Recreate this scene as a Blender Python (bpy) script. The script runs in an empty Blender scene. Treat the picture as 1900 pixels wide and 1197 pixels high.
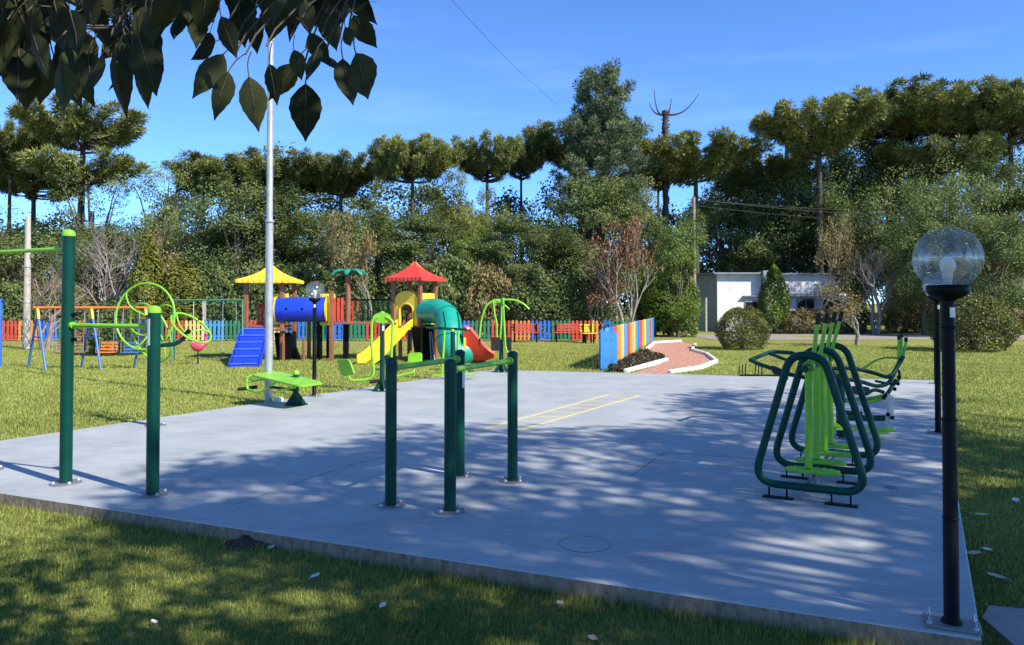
import bpy, math, random
import numpy as np
from mathutils import Vector, Matrix

# ------------------------------------------------------------------ camera, sky, sun, exposure
scene = bpy.context.scene
F, CX, PY0, PITCH, CAMZ = 1430.0, 950.0, 533.0, math.radians(1.2), 1.6
cam_d = bpy.data.cameras.new('camera')
cam = bpy.data.objects.new('camera', cam_d)
scene.collection.objects.link(cam)
scene.camera = cam
cam.location = (0, 0, CAMZ)
cam.rotation_euler = (math.radians(90) + PITCH, 0, 0)
cam_d.sensor_width = 36
cam_d.lens = F / 1900 * 36
cam_d.shift_y = -(598.5 - PY0) / 1900
cam_d.clip_start = 0.05
cam_d.clip_end = 3000

SUN_EL = math.radians(41)
SUN_AZ = (0.80, -0.60)                       # horizontal direction towards the sun
world = bpy.data.worlds.new('World')
scene.world = world
world.use_nodes = True
wn, wl = world.node_tree.nodes, world.node_tree.links
bg = wn['Background']
sky = wn.new('ShaderNodeTexSky')
sky.sky_type = 'NISHITA'
sky.sun_disc = False
sky.sun_elevation = SUN_EL
sky.sun_rotation = math.atan2(SUN_AZ[0], SUN_AZ[1])
sky.altitude = 5500
sky.air_density = 1.0
sky.dust_density = 0.0
sky.ozone_density = 10.0
# thin cirrus veil, everywhere in the sky
tc = wn.new('ShaderNodeTexCoord')
mp = wn.new('ShaderNodeMapping'); mp.inputs['Scale'].default_value = (1.2, 1.2, 7.0)
mp.inputs['Rotation'].default_value = (0.25, 0.12, 0.4)
cn = wn.new('ShaderNodeTexNoise'); cn.inputs['Scale'].default_value = 2.2; cn.inputs['Detail'].default_value = 7
cn.inputs['Roughness'].default_value = 0.55
cr = wn.new('ShaderNodeValToRGB')
cr.color_ramp.elements[0].position = 0.56; cr.color_ramp.elements[0].color = (0, 0, 0, 1)
cr.color_ramp.elements[1].position = 0.85; cr.color_ramp.elements[1].color = (0.06, 0.06, 0.06, 1)
mx = wn.new('ShaderNodeMixRGB'); mx.blend_type = 'MIX'
mx.inputs['Color2'].default_value = (6.5, 7.2, 8.2, 1)
wl.new(tc.outputs['Generated'], mp.inputs['Vector']); wl.new(mp.outputs['Vector'], cn.inputs['Vector'])
wl.new(cn.outputs['Fac'], cr.inputs['Fac']); wl.new(cr.outputs['Color'], mx.inputs['Fac'])
hs = wn.new('ShaderNodeHueSaturation'); hs.inputs['Saturation'].default_value = 1.0; hs.inputs['Hue'].default_value = .498
wl.new(sky.outputs['Color'], hs.inputs['Color']); wl.new(hs.outputs['Color'], mx.inputs['Color1']); wl.new(mx.outputs['Color'], bg.inputs['Color'])
bg.inputs['Strength'].default_value = 0.12

sun_d = bpy.data.lights.new('sun', 'SUN')
sun_d.energy = 2.7
sun_d.angle = math.radians(0.53)
sun_d.color = (1.0, 0.93, 0.80)
sun = bpy.data.objects.new('sun', sun_d)
scene.collection.objects.link(sun)
SUN_DIR = Vector((SUN_AZ[0] * math.cos(SUN_EL), SUN_AZ[1] * math.cos(SUN_EL), math.sin(SUN_EL)))
sun.rotation_euler = (-SUN_DIR).to_track_quat('-Z', 'Y').to_euler()
sun.location = SUN_DIR * 60

scene.view_settings.view_transform = 'Standard'
scene.view_settings.look = 'None'
scene.view_settings.exposure = 1.58
scene.view_settings.gamma = 1.0
scene.view_settings.use_curve_mapping = False
scene.cycles.max_bounces = 6
scene.cycles.transparent_max_bounces = 12

# ------------------------------------------------------------------ helpers
col = scene.collection
rnd = random.Random(11)
rng = np.random.default_rng(11)
ct, st = math.cos(PITCH), math.sin(PITCH)

def ray(px, py):
    xc, yc = (px - CX) / F, (PY0 - py) / F
    return xc, ct - yc * st, yc * ct + st
def G(px, py, z=0.0):
    """survey: the spot at height z seen at this place of the photograph"""
    x, f, u = ray(px, py); t = (z - CAMZ) / u
    return Vector((x * t, f * t, z))
def W(px, py, Y):
    """survey: the spot at distance Y seen at this place of the photograph"""
    x, f, u = ray(px, py); t = Y / f
    return Vector((x * t, Y, CAMZ + u * t))
def sstep(a, b, v):
    t = min(1, max(0, (v - a) / (b - a))); return t * t * (3 - 2 * t)

def tag(o, label=None, cat=None, group=None, kind=None):
    if label: o['label'] = label
    if cat: o['category'] = cat
    if group: o['group'] = group
    if kind: o['kind'] = kind
    return o
def thing(name, label, cat, loc=(0, 0, 0), rz=0.0, group=None):
    o = bpy.data.objects.new(name, None)
    o.empty_display_size = 0.2
    col.objects.link(o); o.location = loc; o.rotation_euler = (0, 0, rz)
    return tag(o, label, cat, group)
def link(name, me, parent=None, loc=None, rot=None, scale=None):
    o = bpy.data.objects.new(name, me); col.objects.link(o)
    if parent is not None: o.parent = parent
    if loc is not None: o.location = loc
    if rot is not None: o.rotation_euler = rot
    if scale is not None: o.scale = scale
    return o

class MB:
    def __init__(s): s.v = []; s.f = []; s.sm = []; s.mi = []
    def add(s, vs, fs, smooth=False, mi=0):
        b = len(s.v); s.v += [tuple(v) for v in vs]
        for f in fs: s.f.append(tuple(b + i for i in f)); s.sm.append(smooth); s.mi.append(mi)
        return s
    def box(s, c, size, rot=None, bev=0.0, mi=0):
        x, y, z = size[0] / 2, size[1] / 2, size[2] / 2
        c = Vector(c)
        M = rot if isinstance(rot, Matrix) else (Matrix.Rotation(rot, 3, 'Z') if rot else Matrix.Identity(3))
        if bev <= 0:
            vs = [(-x,-y,-z),(x,-y,-z),(x,y,-z),(-x,y,-z),(-x,-y,z),(x,-y,z),(x,y,z),(-x,y,z)]
            fs = [(0,3,2,1),(4,5,6,7),(0,1,5,4),(1,2,6,5),(2,3,7,6),(3,0,4,7)]
        else:
            b = bev; vs = []; fs = []
            rings = [(-z, b), (-z + b, 0), (z - b, 0), (z, b)]
            for zz, i in rings:
                xx, yy = x - i, y - i
                k = b if i == 0 else 0
                if k:
                    vs += [(-xx+k,-yy,zz),(xx-k,-yy,zz),(xx,-yy+k,zz),(xx,yy-k,zz),(xx-k,yy,zz),(-xx+k,yy,zz),(-xx,yy-k,zz),(-xx,-yy+k,zz)]
                else:
                    vs += [(-xx,-yy,zz),(xx,-yy,zz),(xx,-yy,zz),(xx,yy,zz),(xx,yy,zz),(-xx,yy,zz),(-xx,yy,zz),(-xx,-yy,zz)]
            for r in range(3):
                for i in range(8):
                    j = (i + 1) % 8; fs.append((r*8+i, r*8+j, (r+1)*8+j, (r+1)*8+i))
            fs.append(tuple(range(7, -1, -1))); fs.append(tuple(range(24, 32)))
        return s.add([c + M @ Vector(v) for v in vs], fs, False, mi)
    def tube(s, pts, r, n=10, closed=False, caps=True, mi=0, squash=None):
        pts = [Vector(p) for p in pts]; m = len(pts)
        rs = r if isinstance(r, (list, tuple)) else [r] * m
        tan = []
        for i in range(m):
            if closed: t = pts[(i + 1) % m] - pts[i - 1]
            else: t = pts[min(i + 1, m - 1)] - pts[max(i - 1, 0)]
            tan.append(t.normalized() if t.length > 1e-9 else Vector((0, 0, 1)))
        up = Vector((0, 0, 1)) if abs(tan[0].z) < 0.9 else Vector((0, 1, 0))
        nrm = (up - tan[0] * up.dot(tan[0])).normalized()
        vs = []
        for i in range(m):
            nrm = nrm - tan[i] * nrm.dot(tan[i])
            nrm = nrm.normalized() if nrm.length > 1e-6 else tan[i].orthogonal().normalized()
            bi = tan[i].cross(nrm)
            for k in range(n):
                a = 2 * math.pi * k / n
                vs.append(pts[i] + (nrm * math.cos(a) + bi * math.sin(a)) * rs[i])
        fs = []
        for i in range(m if closed else m - 1):
            for k in range(n):
                a, b = i * n + k, i * n + (k + 1) % n
                c, d = ((i + 1) % m) * n + (k + 1) % n, ((i + 1) % m) * n + k
                fs.append((a, b, c, d))
        s.add(vs, fs, True, mi)
        if caps and not closed:
            s.add(vs[:n], [tuple(range(n - 1, -1, -1))], False, mi)
            s.add(vs[-n:], [tuple(range(n))], False, mi)
        return s
    def lathe(s, prof, c=(0, 0, 0), n=20, M=None, smooth=True, mi=0):
        c = Vector(c); vs = []; fs = []
        for (r, z) in prof:
            for k in range(n):
                a = 2 * math.pi * k / n
                v = Vector((r * math.cos(a), r * math.sin(a), z))
                vs.append(c + (M @ v if M else v))
        for i in range(len(prof) - 1):
            for k in range(n):
                fs.append((i*n+k, i*n+(k+1) % n, (i+1)*n+(k+1) % n, (i+1)*n+k))
        return s.add(vs, fs, smooth, mi)
    def prism(s, poly, z0, z1, M=None, c=(0, 0, 0), mi=0):
        n = len(poly); c = Vector(c)
        T = (lambda v: c + (M @ Vector(v) if M else Vector(v)))
        vs = [T((p[0], p[1], z0)) for p in poly] + [T((p[0], p[1], z1)) for p in poly]
        fs = [tuple(range(n - 1, -1, -1)), tuple(range(n, 2 * n))]
        for i in range(n): j = (i + 1) % n; fs.append((i, j, n + j, n + i))
        return s.add(vs, fs, False, mi)
    def mesh(s, name, mat=None):
        me = bpy.data.meshes.new(name)
        me.from_pydata(s.v, [], s.f)
        me.polygons.foreach_set('use_smooth', s.sm)
        if mat is not None:
            for m in (mat if isinstance(mat, (list, tuple)) else [mat]): me.materials.append(m)
            me.polygons.foreach_set('material_index', s.mi)
        me.update()
        return me
    def build(s, name, mat=None, parent=None, **k):
        return link(name, s.mesh(name, mat), parent, **k)

def bez(p0, p1, p2, p3, n=10):
    p0, p1, p2, p3 = map(Vector, (p0, p1, p2, p3)); out = []
    for i in range(n + 1):
        t = i / n; u = 1 - t
        out.append(p0*u**3 + p1*3*u*u*t + p2*3*u*t*t + p3*t**3)
    return out
def fillet(pts, r, n=6, closed=False):
    """round the corners of a polyline"""
    pts = [Vector(p) for p in pts]; m = len(pts); out = []
    rr = r if isinstance(r, (list, tuple)) else [r] * m
    for i in range(m):
        if not closed and i in (0, m - 1): out.append(pts[i]); continue
        a, b, c = pts[i - 1], pts[i], pts[(i + 1) % m]
        d1, d2 = (a - b), (c - b)
        k = min(rr[i], d1.length * .48, d2.length * .48)
        s0, s1 = b + d1.normalized() * k, b + d2.normalized() * k
        for j in range(n + 1):
            t = j / n; out.append(s0*(1-t)**2 + b*2*t*(1-t) + s1*t*t)
    return out
def rotm(ax, ay, az):
    return (Matrix.Rotation(az, 3, 'Z') @ Matrix.Rotation(ay, 3, 'Y') @ Matrix.Rotation(ax, 3, 'X'))

# ------------------------------------------------------------------ materials
def newmat(name):
    m = bpy.data.materials.new(name); m.use_nodes = True
    nt = m.node_tree; return m, nt.nodes, nt.links, nt.nodes['Principled BSDF']
def mat(name, c, rough=0.5, metal=0.0, var=0.12, scale=6.0, bump=0.0, bscale=40.0, spec=0.5, dirt=None, dscale=2.5, damt=0.5, coat=0.0):
    """one real-world colour with uneven tone, optional dirt patches and fine relief"""
    m, N, L, b = newmat(name)
    tcn = N.new('ShaderNodeTexCoord')
    nz = N.new('ShaderNodeTexNoise'); nz.inputs['Scale'].default_value = scale; nz.inputs['Detail'].default_value = 6
    L.new(tcn.outputs['Object'], nz.inputs['Vector'])
    rp = N.new('ShaderNodeValToRGB')
    lo = [max(0, x * (1 - var)) for x in c]; hi = [min(1, x * (1 + var)) for x in c]
    rp.color_ramp.elements[0].position = .3; rp.color_ramp.elements[0].color = (*lo, 1)
    rp.color_ramp.elements[1].position = .7; rp.color_ramp.elements[1].color = (*hi, 1)
    L.new(nz.outputs['Fac'], rp.inputs['Fac'])
    out = rp.outputs['Color']
    if dirt:
        n2 = N.new('ShaderNodeTexNoise'); n2.inputs['Scale'].default_value = dscale; n2.inputs['Detail'].default_value = 8
        n2.inputs['Roughness'].default_value = .65
        L.new(tcn.outputs['Object'], n2.inputs['Vector'])
        r2 = N.new('ShaderNodeValToRGB')
        r2.color_ramp.elements[0].position = .5; r2.color_ramp.elements[0].color = (0, 0, 0, 1)
        r2.color_ramp.elements[1].position = .75; r2.color_ramp.elements[1].color = (damt, damt, damt, 1)
        L.new(n2.outputs['Fac'], r2.inputs['Fac'])
        mxn = N.new('ShaderNodeMixRGB'); mxn.inputs['Color2'].default_value = (*dirt, 1)
        L.new(r2.outputs['Color'], mxn.inputs['Fac']); L.new(out, mxn.inputs['Color1']); out = mxn.outputs['Color']
    L.new(out, b.inputs['Base Color'])
    b.inputs['Roughness'].default_value = rough; b.inputs['Metallic'].default_value = metal
    b.inputs['Specular IOR Level'].default_value = spec
    if coat: b.inputs['Coat Weight'].default_value = coat; b.inputs['Coat Roughness'].default_value = .15
    if bump:
        n3 = N.new('ShaderNodeTexNoise'); n3.inputs['Scale'].default_value = bscale; n3.inputs['Detail'].default_value = 6
        L.new(tcn.outputs['Object'], n3.inputs['Vector'])
        bp = N.new('ShaderNodeBump'); bp.inputs['Strength'].default_value = bump; bp.inputs['Distance'].default_value = .02
        L.new(n3.outputs['Fac'], bp.inputs['Height']); L.new(bp.outputs['Normal'], b.inputs['Normal'])
    return m
def leafmat(name, dark, light, rough=.5, trans=.25, spec=.3, tcol=None):
    """leaf colour runs between two greens by the leaf's own 'tint'; some light passes through"""
    m, N, L, b = newmat(name)
    at = N.new('ShaderNodeAttribute'); at.attribute_name = 'tint'
    oi = N.new('ShaderNodeObjectInfo')
    ad = N.new('ShaderNodeMath'); ad.operation = 'MULTIPLY_ADD'; ad.inputs[1].default_value = .3; ad.inputs[2].default_value = -.15
    L.new(oi.outputs['Random'], ad.inputs[0])
    a2 = N.new('ShaderNodeMath'); a2.operation = 'ADD'; L.new(ad.outputs[0], a2.inputs[0]); L.new(at.outputs['Fac'], a2.inputs[1])
    rp = N.new('ShaderNodeValToRGB')
    rp.color_ramp.elements[0].position = .05; rp.color_ramp.elements[0].color = (*dark, 1)
    rp.color_ramp.elements[1].position = .95; rp.color_ramp.elements[1].color = (*light, 1)
    L.new(a2.outputs[0], rp.inputs['Fac'])
    L.new(rp.outputs['Color'], b.inputs['Base Color'])
    b.inputs['Roughness'].default_value = rough; b.inputs['Specular IOR Level'].default_value = spec
    tr = N.new('ShaderNodeBsdfTranslucent'); ms = N.new('ShaderNodeMixShader'); ms.inputs['Fac'].default_value = trans
    if tcol: tr.inputs['Color'].default_value = (*tcol, 1)
    else: L.new(rp.outputs['Color'], tr.inputs['Color'])
    o = N['Material Output']
    L.new(b.outputs[0], ms.inputs[1]); L.new(tr.outputs[0], ms.inputs[2]); L.new(ms.outputs[0], o.inputs['Surface'])
    return m

M = {}
M['dgreen'] = mat('dark green gloss paint', (.0012, .046, .031), .42, var=.12, dirt=(.008, .045, .03), damt=.4, bump=.03, spec=.2)
M['lgreen'] = mat('lime green gloss paint', (.20, .50, .018), .38, var=.1, dirt=(.25, .38, .1), damt=.35, bump=.03)
M['black'] = mat('black paint', (.0045, .0045, .005), .45, var=.2, dirt=(.014, .013, .012), damt=.4, spec=.12)
M['rubber'] = mat('black rubber', (.007, .007, .007), .75, var=.2)
M['steel'] = mat('galvanised steel', (.40, .41, .415), .42, .35, var=.16, scale=9, dirt=(.3, .3, .29), damt=.6, dscale=3)
M['plate'] = mat('grey steel plate', (.2, .21, .22), .5, .3, var=.2, dirt=(.16, .09, .05), damt=.5)
M['white'] = mat('white paint', (.72, .72, .69), .6, var=.06, dirt=(.35, .32, .27), damt=.5, dscale=4)
M['sticker'] = mat('white sticker', (.7, .71, .7), .4, var=.05)
M['yellowline'] = mat('worn yellow paint', (.62, .52, .2), .7, var=.15, scale=14, dirt=(.42, .44, .46), damt=.75, dscale=9)
M['red'] = mat('red plastic', (.62, .045, .02), .4, var=.08, dirt=(.45, .1, .06), damt=.3)
M['orange'] = mat('orange paint', (.66, .19, .03), .5, var=.12, dirt=(.4, .2, .1), damt=.4)
M['yellow'] = mat('yellow plastic', (.80, .56, .03), .4, var=.06, dirt=(.6, .45, .12), damt=.3)
M['blue'] = mat('blue plastic', (.012, .05, .56), .38, var=.1, dirt=(.06, .1, .4), damt=.3)
M['teal'] = mat('teal plastic', (.008, .30, .22), .38, var=.08, dirt=(.04, .25, .2), damt=.3)
M['palm'] = mat('palm green plastic', (.01, .22, .15), .4, var=.1)
M['brown'] = mat('brown plastic wood', (.24, .09, .045), .55, var=.15, scale=12, dirt=(.3, .18, .12), damt=.4)
M['fence_red'] = mat('red fence paint', (.50, .07, .04), .6, var=.18, dirt=(.3, .15, .1), damt=.5)
M['fence_orange'] = mat('orange fence paint', (.62, .25, .06), .6, var=.15, dirt=(.5, .3, .15), damt=.5)
M['fence_blue'] = mat('blue fence paint', (.03, .15, .55), .6, var=.15, dirt=(.15, .22, .4), damt=.4)
M['fence_green'] = mat('green fence paint', (.03, .19, .10), .6, var=.18, dirt=(.08, .15, .1), damt=.5)
M['fence_yellow'] = mat('yellow fence paint', (.68, .5, .16), .6, var=.12, dirt=(.5, .4, .2), damt=.5)
M['fence_sky'] = mat('sky blue fence paint', (.06, .30, .66), .55, var=.12, dirt=(.15, .3, .5), damt=.35)
M['fence_teal'] = mat('teal fence paint', (.09, .3, .34), .6, var=.12, dirt=(.2, .3, .3), damt=.4)
M['swing_blue'] = mat('swing blue paint', (.05, .16, .42), .5, var=.15, dirt=(.2, .2, .22), damt=.5)
M['pink'] = mat('pink paint', (.68, .06, .12), .45, var=.12)
M['wood'] = mat('weathered wood', (.2, .12, .075), .8, var=.25, scale=10, bump=.2)
M['concrete_post'] = mat('pale concrete', (.42, .38, .32), .85, var=.15, scale=5, bump=.15)
M['polewood'] = mat('pole wood', (.27, .2, .14), .85, var=.2, scale=4, bump=.2)
M['bark'] = mat('grey brown bark', (.115, .09, .068), .9, var=.35, scale=9, bump=.6, bscale=18)
M['bark_dark'] = mat('dark bark', (.06, .048, .04), .9, var=.35, scale=6, bump=.7, bscale=12)
M['bark_pale'] = mat('pale bark', (.30, .26, .21), .85, var=.3, scale=8, bump=.4, bscale=18, dirt=(.1, .11, .05), damt=.6)
M['twig'] = mat('grey twig', (.27, .235, .215), .9, var=.3, scale=6)
M['twig_pink'] = mat('mauve twig', (.26, .18, .155), .9, var=.3, scale=6)
M['soil'] = mat('dark soil', (.045, .026, .018), .95, var=.4, scale=14, bump=1.0, bscale=30)
M['wire'] = mat('dark wire', (.03, .03, .032), .6)
M['roofgrey'] = mat('grey roof metal', (.22, .24, .28), .6, var=.15)
M['wallwhite'] = mat('white wall plaster', (.78, .78, .78), .8, var=.05, scale=2, dirt=(.33, .35, .36), damt=.6, dscale=.9)
M['wallgrey'] = mat('grey wall plaster', (.30, .34, .38), .8, var=.08, scale=2, dirt=(.2, .22, .24), damt=.5, dscale=.9)
M['glass_dark'] = mat('dark window glass', (.02, .025, .03), .08, var=.1)
M['bulb'] = mat('opal lamp bulb', (.75, .75, .74), .35, var=.03)
M['leaf_dry'] = mat('dry leaf', (.42, .33, .24), .8, var=.25, scale=30)
M['leaf_white'] = mat('bleached leaf', (.62, .58, .52), .8, var=.15, scale=30)

def globe_mat():
    m, N, L, b = newmat('clear acrylic globe')
    tr = N.new('ShaderNodeBsdfTransparent'); tr.inputs['Color'].default_value = (.95, .955, .96, 1)
    gl = N.new('ShaderNodeBsdfGlossy'); gl.inputs['Roughness'].default_value = .11
    df = N.new('ShaderNodeBsdfDiffuse'); df.inputs['Color'].default_value = (.6, .62, .64, 1)
    nz = N.new('ShaderNodeTexNoise'); nz.inputs['Scale'].default_value = 5; nz.inputs['Detail'].default_value = 6
    rp = N.new('ShaderNodeValToRGB'); rp.color_ramp.elements[0].position = .4; rp.color_ramp.elements[0].color = (.065, .065, .065, 1)
    rp.color_ramp.elements[1].position = .8; rp.color_ramp.elements[1].color = (.075, .075, .075, 1)
    L.new(nz.outputs['Fac'], rp.inputs['Fac'])
    fr = N.new('ShaderNodeValue'); fr.outputs[0].default_value = .13
    m1 = N.new('ShaderNodeMixShader'); m2 = N.new('ShaderNodeMixShader')
    L.new(rp.outputs['Color'], m1.inputs['Fac']); L.new(tr.outputs[0], m1.inputs[1]); L.new(df.outputs[0], m1.inputs[2])
    L.new(fr.outputs[0], m2.inputs['Fac']); L.new(m1.outputs[0], m2.inputs[1]); L.new(gl.outputs[0], m2.inputs[2])
    L.new(m2.outputs[0], N['Material Output'].inputs['Surface'])
    return m
M['globe'] = globe_mat()

def pad_mat():
    m, N, L, b = newmat('blue grey floor paint')
    tcn = N.new('ShaderNodeTexCoord')
    def noise(sc, det=6, ro=.55, vec=None):
        n = N.new('ShaderNodeTexNoise'); n.inputs['Scale'].default_value = sc; n.inputs['Detail'].default_value = det
        n.inputs['Roughness'].default_value = ro; L.new(vec or tcn.outputs['Object'], n.inputs['Vector']); return n.outputs['Fac']
    def ramp(src, p0, c0, p1, c1):
        r = N.new('ShaderNodeValToRGB'); r.color_ramp.elements[0].position = p0; r.color_ramp.elements[0].color = (*c0, 1)
        r.color_ramp.elements[1].position = p1; r.color_ramp.elements[1].color = (*c1, 1); L.new(src, r.inputs['Fac']); return r.outputs['Color']
    def mixc(f, a, c2):
        x = N.new('ShaderNodeMixRGB'); L.new(f, x.inputs['Fac']); L.new(a, x.inputs['Color1'])
        x.inputs['Color2'].default_value = (*c2, 1); return x.outputs['Color']
    base = ramp(noise(1.3, 8, .6), .3, (.27, .292, .30), .72, (.395, .415, .425))
    # trowel streaks
    mpn = N.new('ShaderNodeMapping'); mpn.inputs['Scale'].default_value = (1.0, 6.0, 1.0); mpn.inputs['Rotation'].default_value = (0, 0, .5)
    L.new(tcn.outputs['Object'], mpn.inputs['Vector'])
    c1 = mixc(ramp(noise(3.0, 6, .6, mpn.outputs['Vector']), .45, (0, 0, 0), .75, (.5, .5, .5)), base, (.47, .49, .50))
    # scuffed pale flecks and small dark scars
    c2 = mixc(ramp(noise(14, 8, .7), .62, (0, 0, 0), .70, (.75, .75, .75)), c1, (.56, .575, .58))
    c3 = mixc(ramp(noise(9, 8, .75), .66, (0, 0, 0), .73, (.6, .6, .6)), c2, (.13, .14, .15))
    # rust-red earth tracked on
    c4 = mixc(ramp(noise(.55, 5, .6), .56, (0, 0, 0), .75, (.45, .45, .45)), c3, (.33, .30, .275))
    L.new(c4, b.inputs['Base Color'])
    rr = ramp(noise(4, 6, .6), .3, (.5, .5, .5), .7, (.75, .75, .75)); L.new(rr, b.inputs['Roughness'])
    b.inputs['Specular IOR Level'].default_value = .35
    bp = N.new('ShaderNodeBump'); bp.inputs['Strength'].default_value = .22; bp.inputs['Distance'].default_value = .01
    L.new(noise(35, 8, .6), bp.inputs['Height']); L.new(bp.outputs['Normal'], b.inputs['Normal'])
    return m
M['pad'] = pad_mat()

def edge_mat():
    m, N, L, b = newmat('raw formed concrete edge')
    tcn = N.new('ShaderNodeTexCoord')
    mpn = N.new('ShaderNodeMapping'); mpn.inputs['Scale'].default_value = (5, 5, 2.2)
    L.new(tcn.outputs['Object'], mpn.inputs['Vector'])
    n = N.new('ShaderNodeTexNoise'); n.inputs['Scale'].default_value = 5; n.inputs['Detail'].default_value = 8; n.inputs['Roughness'].default_value = .7
    L.new(mpn.outputs['Vector'], n.inputs['Vector'])
    r = N.new('ShaderNodeValToRGB'); r.color_ramp.elements[0].position = .3; r.color_ramp.elements[0].color = (.12, .085, .058, 1)
    r.color_ramp.elements[1].position = .7; r.color_ramp.elements[1].color = (.34, .265, .19, 1)
    L.new(n.outputs['Fac'], r.inputs['Fac']); L.new(r.outputs['Color'], b.inputs['Base Color']); b.inputs['Roughness'].default_value = .95
    bp = N.new('ShaderNodeBump'); bp.inputs['Strength'].default_value = .6; bp.inputs['Distance'].default_value = .02
    L.new(n.outputs['Fac'], bp.inputs['Height']); L.new(bp.outputs['Normal'], b.inputs['Normal'])
    return m
M['edge'] = edge_mat()

def lawn_mat():
    m, N, L, b = newmat('mown lawn')
    tcn = N.new('ShaderNodeTexCoord')
    def noise(sc, det=6, ro=.6):
        n = N.new('ShaderNodeTexNoise'); n.inputs['Scale'].default_value = sc; n.inputs['Detail'].default_value = det
        n.inputs['Roughness'].default_value = ro; L.new(tcn.outputs['Object'], n.inputs['Vector']); return n.outputs['Fac']
    def ramp(src, p0, c0, p1, c1):
        r = N.new('ShaderNodeValToRGB'); r.color_ramp.elements[0].position = p0; r.color_ramp.elements[0].color = (*c0, 1)
        r.color_ramp.elements[1].position = p1; r.color_ramp.elements[1].color = (*c1, 1); L.new(src, r.inputs['Fac']); return r.outputs['Color']
    a = ramp(noise(.35, 6), .35, (.23, .25, .055), .68, (.38, .34, .10))
    c = ramp(noise(28, 8, .75), .35, (.11, .14, .026), .62, (.42, .41, .12))
    x = N.new('ShaderNodeMixRGB'); x.inputs['Fac'].default_value = .5; L.new(a, x.inputs['Color1']); L.new(c, x.inputs['Color2'])
    y = N.new('ShaderNodeMixRGB'); y.inputs['Color2'].default_value = (.27, .19, .09, 1)
    L.new(ramp(noise(1.1, 8, .65), .58, (0, 0, 0), .78, (.55, .55, .55)), y.inputs['Fac']); L.new(x.outputs['Color'], y.inputs['Color1'])
    L.new(y.outputs['Color'], b.inputs['Base Color']); b.inputs['Roughness'].default_value = .95; b.inputs['Specular IOR Level'].default_value = .1
    bp = N.new('ShaderNodeBump'); bp.inputs['Strength'].default_value = 1.0; bp.inputs['Distance'].default_value = .05
    L.new(noise(45, 8, .8), bp.inputs['Height']); L.new(bp.outputs['Normal'], b.inputs['Normal'])
    return m
M['lawn'] = lawn_mat()
M['gravel'] = mat('red brick gravel', (.42, .20, .135), .95, var=.55, scale=14, bump=1.0, bscale=24, dirt=(.62, .44, .34), damt=.8, dscale=9)
M['road'] = mat('pale dusty road', (.27, .24, .215), .9, var=.15, scale=3, bump=.3, dirt=(.2, .19, .1), damt=.5, dscale=1.2)
M['paver'] = mat('grey paving concrete', (.27, .25, .225), .9, var=.15, scale=5, bump=.3)
M['grass'] = leafmat('grass blades', (.065, .12, .018), (.43, .47, .115), .6, .3, .25)
M['lf_broad'] = leafmat('broadleaf foliage', (.055, .088, .024), (.27, .325, .10), .5, .34)
M['lf_dark'] = leafmat('dark evergreen foliage', (.045, .072, .022), (.21, .26, .08), .5, .34)
M['lf_yellow'] = leafmat('yellow green foliage', (.09, .115, .02), (.27, .27, .05), .5, .25)
M['lf_bright'] = leafmat('bright green foliage', (.06, .115, .018), (.23, .30, .05), .5, .25)
M['lf_arau'] = leafmat('araucaria needles', (.05, .078, .02), (.30, .31, .08), .5, .12)
M['lf_pine'] = leafmat('pine needles', (.05, .08, .038), (.24, .30, .125), .5, .12)
M['lf_rust'] = leafmat('rust coloured leaves', (.12, .05, .022), (.30, .15, .07), .6, .25)
M['lf_clip'] = leafmat('clipped hedge leaves', (.035, .05, .012), (.19, .20, .035), .5, .2)
M['lf_olive'] = leafmat('olive yellow leaves', (.15, .12, .04), (.34, .27, .11), .6, .25)
M['lf_bed'] = leafmat('bedding plant leaves', (.03, .04, .014), (.15, .10, .05), .5, .2)
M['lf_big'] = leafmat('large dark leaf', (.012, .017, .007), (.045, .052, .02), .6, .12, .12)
M['straw'] = leafmat('dry straw', (.2, .15, .08), (.36, .29, .17), .8, .2)
# ------------------------------------------------------------------ ground and paving
PNR, PNL, PFL, PFR = G(1821, 1186), G(-326, 865), G(905, 686), G(1742, 706)
def side(a, b, x, y):           # signed distance, positive to the right of a->b
    dx, dy = b.x - a.x, b.y - a.y; l = math.hypot(dx, dy)
    return ((x - a.x) * dy - (y - a.y) * dx) / l
def in_pad(x, y, m=0.0):
    return side(PNL, PNR, x, y) < m and side(PNR, PFR, x, y) < m and side(PFR, PFL, x, y) < m and side(PFL, PNL, x, y) < m
def gz(x, y):
    s = side(PNL, PNR, x, y); r = side(PNR, PFR, x, y)
    z = -0.035 - 0.085 * sstep(-2.0, 0.4, s)
    z -= 0.03 * sstep(0.0, 1.2, r) * (1 - sstep(6, 14, y))
    z += 0.012 * math.sin(x * .9 + 1.3) * math.sin(y * .7) * sstep(2, 8, y)
    return z
def axis(lo, hi, fine_lo, fine_hi, st_):
    a = list(np.arange(fine_lo, fine_hi + 1e-6, st_)); g = st_
    v = fine_hi
    while v < hi: g *= 1.35; v += g; a.append(v)
    g = st_; v = fine_lo
    while v > lo: g *= 1.35; v -= g; a.insert(0, v)
    return a
xs, ys = axis(-900, 900, -16, 18, .5), axis(-300, 1500, -2, 34, .5)
nx = len(xs)
mb = MB()
mb.add([(x, y, gz(x, y) - (0.35 if in_pad(x, y, -.75) else 0)) for y in ys for x in xs],
       [(j*nx+i, j*nx+i+1, (j+1)*nx+i+1, (j+1)*nx+i) for j in range(len(ys)-1) for i in range(nx-1)], True)
tag(mb.build('ground', M['lawn']), 'mown lawn of dry yellow green grass around the exercise pad', None, kind='structure')

def sheet(poly, z, name, m, parent=None, thick=0.02):
    b = MB(); b.prism([(p[0], p[1]) for p in poly], z - thick, z); return b.build(name, m, parent)

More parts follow.
